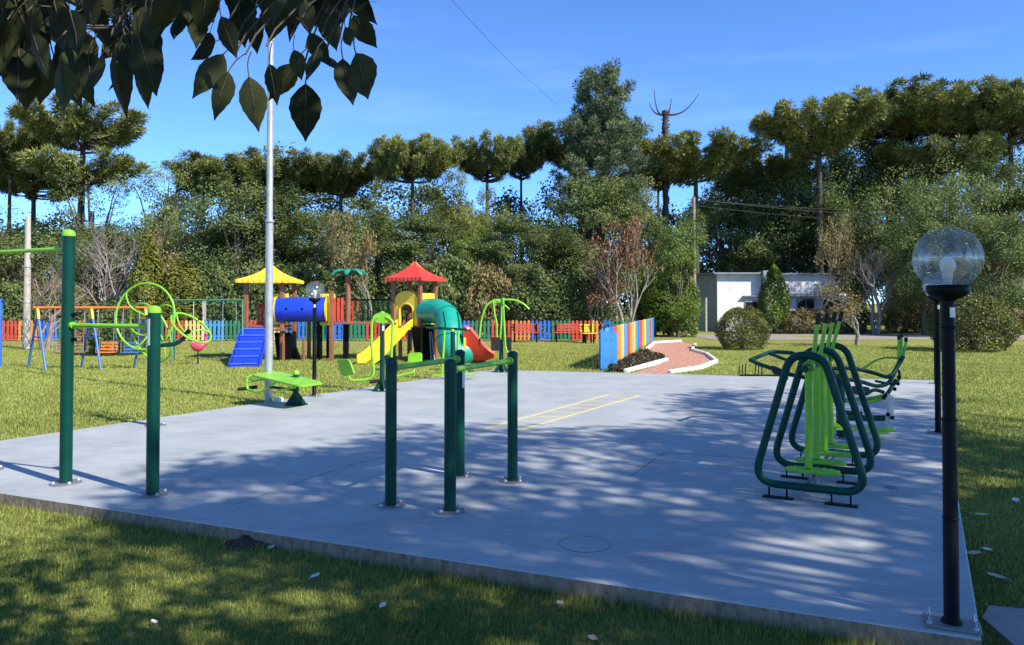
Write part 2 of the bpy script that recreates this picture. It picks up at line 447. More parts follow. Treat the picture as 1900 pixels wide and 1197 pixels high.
pad = bpy.data.objects.new('exercise_pad', None)
mb = MB()
cs = [PNL, PNR, PFR, PFL]; cc = sum(cs, Vector()) / 4
ring = []
for i in range(4):
    ring.append(cs[i])
def inset(p, d): return p + (cc - p).normalized() * d
vs = []
for z, d in ((-.6, 0.0), (-.008, 0.0), (0.0, .012)):
    for p in ring: q = inset(p, d); vs.append((q.x, q.y, z))
mb.add(vs[4:], [(0, 1, 5, 4), (1, 2, 6, 5), (2, 3, 7, 6), (3, 0, 4, 7), (4, 5, 6, 7)], False, 0)
mb.add(vs[:8], [(0, 1, 5, 4), (1, 2, 6, 5), (2, 3, 7, 6), (3, 0, 4, 7)], False, 1)
pad = mb.build('exercise_pad', [M['pad'], M['edge']])
tag(pad, 'blue grey painted concrete slab with raw brown edge', None, kind='structure')
# yellow ladder painted on the slab: rails and rungs
def strip(a, b, w, z, mbx):
    d = (b - a).normalized(); n = Vector((-d.y, d.x, 0)) * w / 2
    mbx.prism([(a - n)[:2], (b - n)[:2], (b + n)[:2], (a + n)[:2]], z - .003, z)
la, lb = G(897, 796), G(1130, 732)
ra, rb = G(968, 797), G(1187, 734)
for a, b, nm in ((la, lb, 'ladder_rail'), (ra, rb, 'ladder_rail')):
    m1 = MB(); strip(a, b, .045, .004, m1); m1.build(nm, M['yellowline'], pad)
for k in range(9):
    t = .06 + k * .118
    a, b = la.lerp(lb, t), ra.lerp(rb, t); d = (b - a).normalized() * .03
    m1 = MB(); strip(a + d, b - d, .035, .0036, m1); m1.build('ladder_rung', M['yellowline'], pad)
# saw-cut joints and a crack
M['joint'] = mat('slab joint', (.17, .19, .21), .9, var=.3)
for a, b, w in (((1170, 884), (1232, 840), .010), ((1232, 840), (1480, 856), .005), ((430, 938), (640, 866), .005), ((640, 866), (720, 846), .004),
                ((1300, 780), (1390, 772), .006)):
    m1 = MB(); strip(G(*a), G(*b), w, .003, m1); m1.build('joint', M['joint'], pad)
m1 = MB(); c0 = G(1085, 1010)  # disc and ring drawn for an oval of light and shade, no real hatch
m1.lathe([(0, .0032), (.165, .0032), (.17, .0018)], c0, 24, smooth=False); m1.build('shade_disc', M['pad'], pad)
m1 = MB()
for k in range(28):
    a = k / 28 * 2 * math.pi; b_ = (k + 1) / 28 * 2 * math.pi
    strip(c0 + Vector((math.cos(a), math.sin(a), 0)) * .17, c0 + Vector((math.cos(b_), math.sin(b_), 0)) * .17, .004, .0038, m1)
m1.build('shade_ring', M['joint'], pad)  # joint colour reused to paint the rim of that shading
m1 = MB(); m1.lathe([(0, .006), (.05, .006), (.058, .002)], G(1653, 905), 14); m1.build('drain_cap', M['plate'], pad)

# corner paving slab at the right
pv = [G(1822, 1150, -.09), G(1836, 1128, -.09), G(1960, 1140, -.09), G(1990, 1230, -.09), G(1880, 1200, -.09)]
tag(sheet(pv, -.075, 'paving_slab', M['paver'], thick=.08), 'grey paving slab in the grass by the near corner', None, kind='structure')
mb = MB()   # dark soil heap against the slab edge
sc = G(474, 1014, -.13)
for k in range(1):
    n1, n2 = 18, 7; vs = []; fs = []
    for j in range(n2):
        for i in range(n1):
            a = 2*math.pi*i/n1; r = j/(n2-1)
            rr_ = r*(.27+.05*math.sin(3*a+1)) ; h = .10*(1-r**1.2) + rnd.uniform(-.018, .018)*(r < .95)
            vs.append((rr_*1.2*math.cos(a), rr_*.75*math.sin(a), h-.02*(r > .95)))
    for j in range(n2-1):
        for i in range(n1): fs.append((j*n1+i, j*n1+(i+1) % n1, (j+1)*n1+(i+1) % n1, (j+1)*n1+i))
    mb.add(vs, fs, True)
o = mb.build('soil_heap', M['soil'], loc=sc + Vector((0, 0, .0)), rot=(0, 0, -.4))
tag(o, 'small heap of dark brown soil against the slab edge', 'soil heap')

# road behind the right hand lawn
ra_, rb_ = 34.2, 40.5
mb = MB(); n = 40; vs = []
for i in range(n + 1):
    x = 9 + i * 2.0; w = 1.2 * math.sin(i * .2); vs += [(x, ra_ + w * .4 - (i * .05), gz(x, ra_) + .012), (x, rb_ + w * .4 - (i * .05), gz(x, rb_) + .012)]
mb.add(vs, [(2*i, 2*i+2, 2*i+3, 2*i+1) for i in range(n)])
tag(mb.build('road', M['road']), 'pale dusty drive crossing behind the right hand lawn', None, kind='structure')

# winding gravel path with white kerbs
pz = -.02
pl = [(1150, 700), (1210, 682), (1237, 669), (1216, 658), (1194, 655), (1214, 637), (1232, 636), (1264, 634)]
pr = [(1290, 641), (1284, 650), (1312, 660), (1329, 672), (1298, 684), (1248, 693), (1225, 700)]
pp = [G(a, b, pz) for a, b in pl] + [G(a, b, pz) for a, b in pr]
path = sheet(pp, pz + .006, 'gravel_path', M['gravel'], thick=.06)
tag(path, 'winding path of red brick gravel edged in white', None, kind='structure')
def kerb(pts, label):
    t = thing('path_kerb', label, 'kerb', G(*pts[0], pz))
    o0 = t.location
    P = [G(a, b, pz) - o0 for a, b in pts]
    for a, b in zip(P[:-1], P[1:]):
        d = b - a; L_ = d.length; ang = math.atan2(d.y, d.x); k = max(1, round(L_ / 1.4))
        for i in range(k):
            c = a + d * ((i + .5) / k); c.z = -.02
            m1 = MB(); m1.box(c, (L_ / k - .012, .10, .2), ang + rnd.uniform(-.01, .01), .015); m1.build('kerb_stone', M['white'], t)
kerb([(1160, 691), (1237, 669)], 'white painted kerb along the front of the bedding plants')
kerb([(1194, 655), (1214, 637), (1264, 634)], 'white painted kerb from the slanting fence across the path end')
kerb([(1290, 640), (1284, 651), (1312, 659), (1329, 672), (1298, 684), (1242, 693)], 'white painted kerb winding along the right side of the gravel path')

# ------------------------------------------------------------------ foliage
def leaf_mesh(name, P, Nn, L_, Wd, tint, m, droop=0.0, face=None):
    """diamond leaves at P, lying across directions Nn, length L_, width Wd (arrays)"""
    n = len(P)
    if face is not None:
        fn = face / np.linalg.norm(face, axis=1, keepdims=True); Nn = np.cross(fn, rng.normal(size=(n, 3)))
    A = Nn / np.linalg.norm(Nn, axis=1, keepdims=True)
    R_ = rng.normal(size=(n, 3)) if face is None else fn; B = np.cross(A, R_); B /= np.linalg.norm(B, axis=1, keepdims=True)
    L_ = np.broadcast_to(np.asarray(L_, float), (n,))[:, None]; Wd = np.broadcast_to(np.asarray(Wd, float), (n,))[:, None]
    base, tip = P - A * L_ * .5, P + A * L_ * .5
    if droop: tip = tip - np.array([0, 0, 1.]) * L_ * droop
    mid = P - A * L_ * .05
    V = np.stack([base, mid + B * Wd * .5, tip, mid - B * Wd * .5], 1).reshape(-1, 3)
    me = bpy.data.meshes.new(name)
    me.vertices.add(4 * n); me.vertices.foreach_set('co', V.astype(np.float32).ravel())
    me.loops.add(4 * n); me.loops.foreach_set('vertex_index', np.arange(4 * n, dtype=np.int32))
    me.polygons.add(n); me.polygons.foreach_set('loop_start', np.arange(n, dtype=np.int32) * 4)
    me.update(calc_edges=True)
    at = me.attributes.new('tint', 'FLOAT', 'FACE'); at.data.foreach_set('value', np.clip(tint, 0, 1).astype(np.float32))
    me.materials.append(m)
    return me
def unit(n):
    v = rng.normal(size=(n, 3)); return v / np.linalg.norm(v, axis=1, keepdims=True)

def broad_proto(seed, H, Wd, crown0, m, nl=16, clumps=9, per=60, leaf=.17, bark='bark', shape=1.0, cr=.55, hollow=.55, trunk=True):
    """a tapered trunk with limbs and a crown of leaf clumps on uneven lobes -> (trunk mesh, crown mesh)"""
    global rng
    rng = np.random.default_rng(seed); rr = random.Random(seed)
    hz = (H - crown0) / 2; cz = crown0 + hz
    lobes = []
    for i in range(nl):
        a = rr.uniform(0, 2 * math.pi); k = rr.uniform(-1, 1); rad = math.sqrt(max(0, 1 - abs(k) ** 2.2)) * rr.uniform(.35, .85) * shape
        lobes.append((math.cos(a) * rad * Wd / 2 * .8, math.sin(a) * rad * Wd / 2 * .8, cz + k * hz * .78, rr.uniform(.28, .45) * min(Wd / 2, hz)))
    Ps, Ns, Ts = [], [], []
    for (lx, ly, lz, lr) in lobes:
        for c in range(clumps):
            d = unit(1)[0]; d[2] = abs(d[2]) * .9 - .25
            d /= np.linalg.norm(d)
            cpos = np.array([lx, ly, lz]) + d * lr * rng.uniform(hollow, 1.05)
            s = cr * rng.uniform(.7, 1.25) * lr
            q = unit(per) * (rng.uniform(.25, 1, size=(per, 1)) ** .5) * s * np.array([1, 1, .75])
            Ps.append(cpos + q); out = cpos + q - np.array([0, 0, cz]); out /= np.linalg.norm(out, axis=1, keepdims=True) + 1e-6; Ns.append(out * .55 + q / s * .35 + unit(per) * .75 + np.array([0, 0, .45]))
            Ts.append(np.clip(rng.normal(.45, .22) + rng.normal(0, .16, per) + q[:, 2] / s * .12, 0, 1))
    P = np.concatenate(Ps); N_ = np.concatenate(Ns); T = np.concatenate(Ts)
    crown = leaf_mesh('crown', P, N_, rng.uniform(.7, 1.4, len(P)) * leaf, rng.uniform(.4, .7, len(P)) * leaf, T, m, face=N_)
    mbt = MB(); r0 = H * .018 + .05
    mbt.tube([(0, 0, -.2), (rr.uniform(-.1, .1), rr.uniform(-.1, .1), crown0 * .6), (0, 0, cz)], [r0 * 1.2, r0, r0 * .55], 7)
    for (lx, ly, lz, lr) in lobes:
        z0 = rr.uniform(crown0 * .6, max(crown0 * .65, min(lz, cz)))
        mbt.tube(bez((0, 0, z0), (lx * .3, ly * .3, z0 + .2), (lx * .7, ly * .7, lz - .3), (lx, ly, lz), 5), [r0 * .5, r0 * .42, r0 * .34, r0 * .26, r0 * .18, r0 * .08], 5)
    zt = float(np.percentile(P[:, 2], 99.5)); wt = 2 * float(np.percentile(np.abs(P[:, :2]), 99.0))
    return mbt.mesh('trunk', M[bark]), crown, zt, wt

def arau_proto(seed, H, tiers, m='lf_arau', tuft=.5, per=125, bare=0.4):
    """umbrella araucaria: straight trunk, tiers of upswept branches ending in needle tufts; tiers = (z, radius, branches, rise)"""
    global rng
    rng = np.random.default_rng(seed); rr = random.Random(seed); mbt = MB()
    lean = rr.uniform(-.15, .15)
    mbt.tube([(0, 0, -.3), (lean * .3, 0, H * .4), (lean, 0, H * .97)], [H * .019, H * .015, H * .008], 8)
    Ps, Ns, Ts = [], [], []
    def add_tuft(c, out, s):
        n = per
        d = unit(n) + np.array([out.x * .2, out.y * .2, .38]); d /= np.linalg.norm(d, axis=1, keepdims=True)
        p = np.array(c) + d * s * rng.uniform(.35, .8, size=(n, 1))
        Ps.append(p); Ns.append(d + unit(n) * .25); Ts.append(np.clip(rng.normal(.42, .18) + d[:, 2] * .18 + rng.normal(0, .13, n), 0, 1))
    W_ = 0
    for (z, R_, nb, rise) in tiers:
        W_ = max(W_, 2 * R_)
        for b in range(nb):
            a = 2 * math.pi * (b + rr.uniform(-.35, .35)) / nb; r = R_ * rr.uniform(.68, 1.05)
            o = Vector((math.cos(a), math.sin(a), 0)); zz = z + rr.uniform(-.25, .25)
            x0 = lean * min(1, zz / H)
            p = bez((x0, 0, zz), o * r * .4 + Vector((x0, 0, zz - .05 * r)), o * r * .8 + Vector((x0, 0, zz + rise * .25)), o * r + Vector((x0, 0, zz + rise)), 9)
            mbt.tube(p, [.075 - .006 * i for i in range(10)], 5)
            for i, q in enumerate(p):
                t = i / 9
                if t < bare: continue
                for k in range(1 if t < .75 else 2):
                    jit = Vector((rr.gauss(0, .16), rr.gauss(0, .16), abs(rr.gauss(0, .12)))) * (tuft / .5)
                    add_tuft(q + jit, o, tuft * rr.uniform(.7, 1.0) * (.75 + .5 * t))
    P = np.concatenate(Ps); N_ = np.concatenate(Ns); T = np.concatenate(Ts)
    crown = leaf_mesh('crown', P, N_, rng.uniform(.7, 1.2, len(P)) * tuft * .55, rng.uniform(.075, .12, len(P)) * tuft, T, M[m])
    zt = float(np.percentile(P[:, 2], 99.3)); wt = 2 * float(np.percentile(np.abs(P[:, :2]), 99.2))
    return mbt.mesh('trunk', M['bark_dark']), crown, zt, wt

def bare_proto(seed, H, spread, bark, leafm=None, nleaf=0, depth=4, first=.28, stems=1, leaf=.12, up=.35, r0=None):
    """leafless branching tree, with a few leaves on the tips if asked"""
    global rng
    rng = np.random.default_rng(seed); rr = random.Random(seed); mbt = MB(); tips = []
    r0 = r0 or H * .014 + .02
    def grow(p, d, L_, r, k):
        n = 4; pts = [p]; q = Vector(p); dd = Vector(d)
        for i in range(n):
            dd = (dd + Vector((rr.gauss(0, .13), rr.gauss(0, .13), rr.gauss(.03, .08)))).normalized()
            q = q + dd * L_ / n; pts.append(Vector(q))
        r1 = r * .55
        mbt.tube(pts, [r + (r1 - r) * i / n for i in range(n + 1)], 6 if k < 1 else (4 if k < 3 else 3), caps=False)
        if k >= depth: tips.append(pts[-1]); tips.append(pts[2]); return
        nb = rr.choice([3, 3, 4]) if k < 2 else rr.choice([2, 3, 3])
        for b in range(nb):
            a = rr.uniform(0, 2 * math.pi); o = dd.orthogonal().normalized(); o.rotate(Matrix.Rotation(a, 3, dd))
            nd = (dd * rr.uniform(.5, .9) + o * rr.uniform(.45, .95) * spread + Vector((0, 0, up))).normalized()
            i = rr.choice([2, 3, 4, 4]); grow(pts[i], nd, L_ * rr.uniform(.6, .82), r1 * (.95 if i == 4 else .8), k + 1)
    for s in range(stems):
        a = 2 * math.pi * s / max(1, stems) + .4
        d = Vector((math.cos(a) * .32, math.sin(a) * .32, 1)).normalized() if stems > 1 else Vector((rr.uniform(-.1, .1), 0, 1))
        grow(Vector((math.cos(a) * .06, math.sin(a) * .06, -.1)), d, H * first, r0, 0)
    zmax = max(v[2] for v in mbt.v); xm = max(max(abs(v[0]), abs(v[1])) for v in mbt.v)
    crown = None
    if leafm:
        idx = rng.integers(0, len(tips), nleaf)
        P = np.array([tips[i][:] for i in idx]) + rng.normal(0, .13, (nleaf, 3))
        crown = leaf_mesh('crown', P, unit(nleaf), rng.uniform(.6, 1.3, nleaf) * leaf, rng.uniform(.35, .6, nleaf) * leaf, rng.uniform(0, 1, nleaf), M[leafm])
    return mbt.mesh('trunk', M[bark]), crown, zmax, 2 * xm

def shrub_proto(seed, W_, H, m, n=7000, leaf=.07, rough=.06, bottom=.0, cone=0.0, bark='bark'):
    """clipped or loose bush: leaves through an uneven shell, stems inside"""
    global rng
    rng = np.random.default_rng(seed); rr = random.Random(seed)
    d = unit(n); d[:, 2] = np.where(d[:, 2] < -.75, -d[:, 2], d[:, 2])
    az, el = np.arctan2(d[:, 1], d[:, 0]), d[:, 2]
    wob = 1 + rough * (np.sin(az * 3 + seed) + .8 * np.sin(az * 5 + el * 4) + .9 * np.sin(el * 7 + az * 2 + 1))
    s = rng.uniform(.72, 1.03, n) ** .6 * wob
    prof = 1 - cone * (el + .75) / 1.75
    P = np.stack([d[:, 0] * W_ / 2 * s * prof, d[:, 1] * W_ / 2 * s * prof, H * .44 + d[:, 2] * H * .56 * s], 1)
    P[:, 2] = np.clip(P[:, 2], bottom, None)
    T = np.clip(.45 + .2 * np.sin(az * 4 + el * 6) + rng.normal(0, .2, n), 0, 1)
    crown = leaf_mesh('crown', P, d, rng.uniform(.7, 1.3, n) * leaf, rng.uniform(.45, .7, n) * leaf, T, m, face=d * .7 + unit(n) * .8 + np.array([0, 0, .25]))
    mbt = MB()
    for k in range(9):
        a = rr.uniform(0, 6.28); r = rr.uniform(.1, .38) * W_
        mbt.tube(bez((rr.gauss(0, .05), rr.gauss(0, .05), -.1), (0, 0, H * .3), (math.cos(a) * r * .6, math.sin(a) * r * .6, H * .5), (math.cos(a) * r, math.sin(a) * r, H * rr.uniform(.5, .8)), 4), [.035, .03, .024, .018, .01], 5)
    return mbt.mesh('stems', M[bark]), crown, H, W_

def put(proto, name, label, cat, px, D, top, wpx, rz=None, group=None, stem='trunk', leafname='crown', base=None):
    """stand a copy at distance D, its top at photo row 'top' and as wide as wpx columns"""
    tm, cm, H, Wd = proto
    p = W(px, 563, D); z0 = gz(p.x, D) if base is None else base
    h = W(px, top, D).z - z0; w = wpx / F * D
    t = thing(name, label, cat, (p.x, D, z0), rnd.uniform(0, 6.28) if rz is None else rz, group)
    s = (w / Wd, w / Wd, h / H)
    link(stem, tm, t, scale=s)
    if cm: link(leafname, cm, t, scale=s)
    return t

PB = [broad_proto(21, 10, 7, 1.5, M['lf_broad'], 18, 12, 115, .145),
      broad_proto(22, 9, 8, 1.0, M['lf_broad'], 20, 12, 110, .135),
      broad_proto(23, 10, 6, 1.2, M['lf_dark'], 18, 12, 115, .145),
      broad_proto(24, 8, 7, .6, M['lf_dark'], 20, 12, 110, .14),
      broad_proto(25, 9, 6, 1.4, M['lf_yellow'], 16, 11, 105, .135),
      broad_proto(26, 8, 5.5, .4, M['lf_bright'], 18, 12, 110, .12),
      broad_proto(27, 10, 7, 3.0, M['lf_broad'], 13, 7, 60, .14, cr=.5)]   # airy
PA = [arau_proto(31, 12, [(11.0, 3.0, 15, 1.0), (10.3, 2.4, 10, 1.1), (8.6, 2.7, 13, .9)]),
      arau_proto(32, 12, [(10.4, 3.4, 18, 1.5), (10.0, 2.4, 12, 1.7)]),
      arau_proto(33, 12, [(11.2, 2.6, 12, .6), (10.5, 3.4, 17, .8), (9.8, 3.0, 12, .7)]),
      arau_proto(34, 12, [(10.9, 3.7, 20, .9), (10.4, 2.7, 13, .9), (9.8, 1.6, 7, .8)])]
PP = arau_proto(41, 14, [(13.2, .9, 7, .9), (12.4, 1.7, 10, .8), (11.3, 1.6, 10, .8), (10.3, 2.5, 13, .7), (9.2, 2.2, 12, .7), (8.3, 3.0, 13, .6), (7.3, 2.6, 11, .5), (6.4, 3.0, 9, .3)], 'lf_pine', .46, 70, .42)

D0 = 46
# araucarias along the skyline
put(PA[0], 'araucaria_tree', 'two tiered umbrella araucaria with bare trunk behind the tall pull-up post', 'tree', 145, 44, 205, 220)
put(PA[3], 'araucaria_tree', 'dense araucaria cut off by the left edge under the hanging leaves', 'tree', 15, 47, 232, 150)
put(PA[2], 'araucaria_tree', 'low araucaria below the leftmost ones, behind the pale concrete pole', 'tree', 60, 50, 300, 200)
put(PA[2], 'araucaria_tree', 'broad dark araucaria crown left of the flagpole', 'tree', 425, 46, 298, 210)
put(PA[1], 'araucaria_tree', 'araucaria crown directly behind the flagpole', 'tree', 535, 48, 296, 200)
put(PA[3], 'araucaria_tree', 'araucaria above the toy palm tree', 'tree', 632, 47, 296, 170)
put(PA[2], 'araucaria_tree', 'tall thick crowned araucaria above the red roofed tower', 'tree', 765, 44, 262, 170)
put(PA[1], 'araucaria_tree', 'slender araucaria with open trunk over the teal tube slide', 'tree', 902, 47, 262, 140)
put(PA[1], 'araucaria_tree', 'slim dark trunked araucaria just left of the tall pine', 'tree', 968, 50, 258, 105)
put(PA[1], 'araucaria_tree', 'wide araucaria whose left arms reach out under the tall pine', 'tree', 1080, 51, 238, 215)
put(PP, 'pine_tree', 'tallest conical blue green pine rising over the middle of the tree line', 'tree', 1118, 45, 130, 172)
put(PA[3], 'araucaria_tree', 'wide umbrella araucaria right of the dead trunk', 'tree', 1292, 47, 266, 240)
put(PA[1], 'araucaria_tree', 'small araucaria half hidden behind the dead trunk', 'tree', 1222, 53, 285, 110)
put(PA[3], 'araucaria_tree', 'araucaria with whitish trunk right of the broken white trunk', 'tree', 1522, 46, 205, 250)
put(PA[1], 'araucaria_tree', 'high araucaria at the middle of the right hand skyline', 'tree', 1655, 49, 178, 240)
put(PA[0], 'araucaria_tree', 'araucaria with steep light limbs above the near globe lamp', 'tree', 1770, 46, 176, 230)
put(PA[2], 'araucaria_tree', 'araucaria at the right edge of the picture', 'tree', 1880, 45, 172, 230)
put(PA[2], 'araucaria_tree', 'dark araucaria low between the dead trunk and the broken white trunk', 'tree', 1420, 52, 300, 190)

# broad-leaved trees
T_ = [(6, 170, 43, 285, 150, 'airy grey green tree behind the tall pull-up post'),
      (6, 305, 44, 285, 150, 'thin open crowned tree standing against the sky left of the flagpole'),
      (1, 40, 42, 400, 220, 'bushy tree behind the pale concrete pole at the left edge'),
      (3, 190, 40, 415, 190, 'dark bushy tree between the tall pull-up post and the big exercise wheel'),
      (1, 350, 41, 395, 180, 'grey green tree above the two wheel exercise station'),
      (0, 440, 40, 345, 190, 'leafy tree behind the yellow roofed tower'),
      (2, 525, 42, 350, 180, 'dark leafy tree just right of the flagpole'),
      (0, 610, 40, 395, 180, 'leafy tree behind the blue crawl tube'),
      (3, 700, 43, 390, 160, 'dark tree behind the mossy pale trunked tree'),
      (2, 775, 40, 400, 170, 'dark evergreen right behind the red roofed tower'),
      (4, 845, 44, 320, 110, 'yellowish upright tree under the tall thick araucaria'),
      (5, 858, 39, 430, 110, 'bright green tree above the teal tube slide'),
      (4, 905, 45, 350, 75, 'small round yellowish tree crown below the slender araucaria'),
      (2, 945, 39, 400, 150, 'dark tree behind the lime green arm press'),
      (1, 1010, 42, 405, 120, 'grey green tree left of the dark gap below the pine'),
      (3, 1045, 39, 425, 150, 'very dark tree above the slanting coloured fence'),
      (0, 1100, 42, 335, 190, 'leafy tree right below the tall pine'),
      (0, 1175, 44, 330, 130, 'green tree left of the dead trunk base'),
      (5, 1258, 37, 402, 110, 'bright yellow green tree left of the wooden pole'),
      (0, 1345, 50.5, 375, 180, 'dark tree above the white building left part'),
      (0, 1400, 51, 315, 170, 'leafy tree between umbrella araucaria and broken white trunk'),
      (1, 1455, 50.2, 350, 200, 'dark broad tree over the white building'),
      (0, 1590, 50.5, 280, 190, 'pale green tree behind the grey leafless tree'),
      (0, 1655, 51.5, 258, 215, 'tall rounded grey green tree left of the near globe lamp'),
      (1, 1525, 50, 300, 200, 'leafy tree rising over the right part of the white building'),
      (1, 1602, 45.5, 320, 165, 'sunlit leafy tree between white building and the grey leafless tree'),
      (1, 1760, 40, 305, 190, 'broad green tree directly behind the near globe lamp'),
      (2, 1850, 42, 290, 170, 'dark green tree at the right edge above the large clipped bush'),
      (1, 1715, 40, 395, 150, 'low green tree left of the near globe'),
      (0, 1845, 37, 400, 170, 'low green tree right of the near globe')]
for i, px, D, top, w, lab in T_:
    put(PB[i], 'broadleaf_tree', lab, 'tree', px, D, top, w)
# leafless and half leafless trees
PBR = [bare_proto(51, 7, .8, 'bark_pale', 'lf_olive', 2600, 5, .27, leaf=.16),
       bare_proto(52, 6, .9, 'twig', None, 0, 5, .26, stems=3),
       bare_proto(53, 6, 1.0, 'twig_pink', None, 0, 5, .25, stems=2, up=.12),
       bare_proto(54, 6, .8, 'bark_pale', 'lf_rust', 1500, 4, .3, stems=3, leaf=.2),
       bare_proto(55, 5, .8, 'twig', 'lf_olive', 1500, 5, .26, leaf=.12)]
put(PBR[0], 'bare_tree', 'mossy pale trunked tree with yellowish leaf tips left of the red roof', 'tree', 690, 36, 395, 190, 1.0)
put(PBR[3], 'bare_tree', 'many stemmed pale tree with rust coloured leaves behind the slanting fence', 'tree', 1165, 34.5, 405, 170, .4)
put(PBR[3], 'bare_tree', 'low arching tree with russet leaves left of the many stemmed pale tree', 'tree', 1115, 35.5, 500, 150, 2.4)
put(PBR[1], 'bare_tree', 'large grey leafless tree left of the near globe lamp', 'tree', 1625, 41, 440, 190, .2)
put(PBR[0], 'bare_tree', 'forked half bare tree in front of the white building right part', 'tree', 1518, 42, 400, 150, 2.2)
put(PBR[4], 'young_tree', 'young pale trunked tree with sparse yellow leaves on the right hand lawn', 'tree', 1591, 30, 520, 150, 1.3)
put(PBR[2], 'bare_tree', 'low mauve leafless tree at the left edge before the concrete pole', 'tree', 85, 27, 478, 250, .5)
put(PBR[1], 'bare_tree', 'tangled grey leafless tree behind the tall pull-up post', 'tree', 200, 37, 395, 200, 1.9)
put(PBR[4], 'bare_tree', 'fine twigged tree behind the big exercise wheel', 'tree', 330, 38, 425, 120, 1.9)
put(PBR[4], 'bare_tree', 'fine twigged pale tree at the right edge behind the clipped bush', 'tree', 1890, 40, 480, 130, .9)
put(PBR[2], 'bare_tree', 'thin mauve leafless tree left of the red slide mouth behind the fence', 'tree', 985, 38, 470, 140, 2.9)

# bushes
PS = [shrub_proto(61, 1.9, 1.55, M['lf_clip'], 14000, .06, .04),
      shrub_proto(62, 2.0, 2.0, M['lf_dark'], 8000, .10, .09),
      shrub_proto(63, 2.0, 3.2, M['lf_bright'], 8000, .12, .08, cone=.5),
      shrub_proto(64, 2.4, 2.0, M['lf_broad'], 8000, .12, .12),
      shrub_proto(65, 2.4, 1.8, M['lf_olive'], 5000, .12, .14),
      shrub_proto(66, 2.0, 3.2, M['lf_yellow'], 8000, .11, .09, cone=.5)]
def bush(i, label, px, D, top, w, name='clipped_bush', rz=None):
    return put(PS[i], name, label, 'bush', px, D, top, w, rz, stem='stems')
bush(0, 'round clipped olive green bush right of the gravel path', 1376, 27.4, 571, 97)
bush(0, 'large round clipped bush behind the near lamp post', 1803, 26.6, 547, 152)
bush(1, 'dark shaggy bush behind the hanging swing seats', 222, 24.6, 562, 115, 'shaggy_bush')
bush(5, 'yellow green conical bush between tall post and exercise wheel', 276, 36, 448, 90, 'conical_bush')
bush(5, 'yellowish loose bush above the exercise wheels', 340, 36, 490, 110, 'loose_bush')
bush(2, 'upright green bush in front of the white building', 1436, 42.5, 496, 72, 'upright_bush')
bush(2, 'tall green hedge bush against the wooden pole', 1245, 38, 470, 120, 'upright_bush')
for k, (i, px, D, top, w, lab) in enumerate([
    (3, 20, 36, 525, 120, 'loose bush at the left edge behind the coloured fence'),
    (1, 120, 37, 520, 120, 'dark bush behind fence left of the conical bush'),
    (3, 400, 37, 500, 110, 'loose bush behind fence above the strap swing'),
    (1, 480, 36.5, 500, 120, 'dark bush directly behind the yellow roofed tower'),
    (3, 565, 37, 495, 120, 'loose bush behind the blue crawl tube'),
    (1, 650, 36.5, 500, 110, 'dark bush behind the toy palm trunk'),
    (1, 750, 37, 490, 120, 'dark bush behind the red roofed tower posts'),
    (3, 835, 36.5, 480, 120, 'loose bush behind the teal tube slide'),
    (4, 905, 36, 500, 100, 'feathery olive bush behind the arm press'),
    (1, 1000, 36, 500, 130, 'dark bush behind the rightmost stretch of level fence'),
    (1, 1080, 37, 500, 120, 'dark bush behind the blue end of the fence'),
    (3, 1215, 39, 520, 70, 'loose bush behind the far end of the slanting fence'),
    (4, 1500, 42, 575, 110, 'reddish low bush below the white building right part'),
    (3, 1570, 43, 560, 80, 'low green bush right of the white building'),
    (4, 1680, 43, 545, 90, 'olive bush between the young tree and the lamp posts'),
    (4, 1870, 41, 560, 130, 'brownish bush at the right edge beside the large clipped bush'),
    (1, 1740, 43, 540, 110, 'dark bush hidden behind the lamp posts')]):
    bush(i, lab, px, D, top, w, 'wild_bush')

# the dark wood behind everything reads as one mass
def wood():
    global rng
    rng = np.random.default_rng(77)
    Ps, Ts = [], []
    for k in range(2300):
        px = rng.uniform(-200, 2100); D = rng.uniform(54 if px > 1260 else 47, 62)
        topy = 350 + 30 * math.sin(px * .011) + 22 * math.sin(px * .031 + 1) + (60 if 860 < px < 1020 else 0) + (45 if 250 < px < 340 else 0) + (50 if px < 250 else 0) - (85 if px > 1400 else 0) - (30 if 400 < px < 850 else 0)
        py = rng.uniform(topy, 600); c = W(px, py, D)
        n = 110; q = unit(n) * rng.uniform(.3, 1, (n, 1)) * rng.uniform(.6, 1.2)
        Ps.append(np.array(c[:]) + q); Ts.append(np.clip(rng.normal(.45, .2) + rng.normal(0, .15, n), 0, 1))
    P = np.concatenate(Ps); P[:, 2] = np.maximum(P[:, 2], 0)
    n = len(P)
    me = leaf_mesh('wood', P, None, rng.uniform(.17, .3, n), rng.uniform(.1, .17, n), np.concatenate(Ts), M['lf_broad'], face=unit(n) * .8 + np.array([.3, -.5, .5]))
    o = link('background_wood', me)
    tag(o, 'dense dark wood closing the view behind the single trees', 'wood', kind='stuff')
wood()

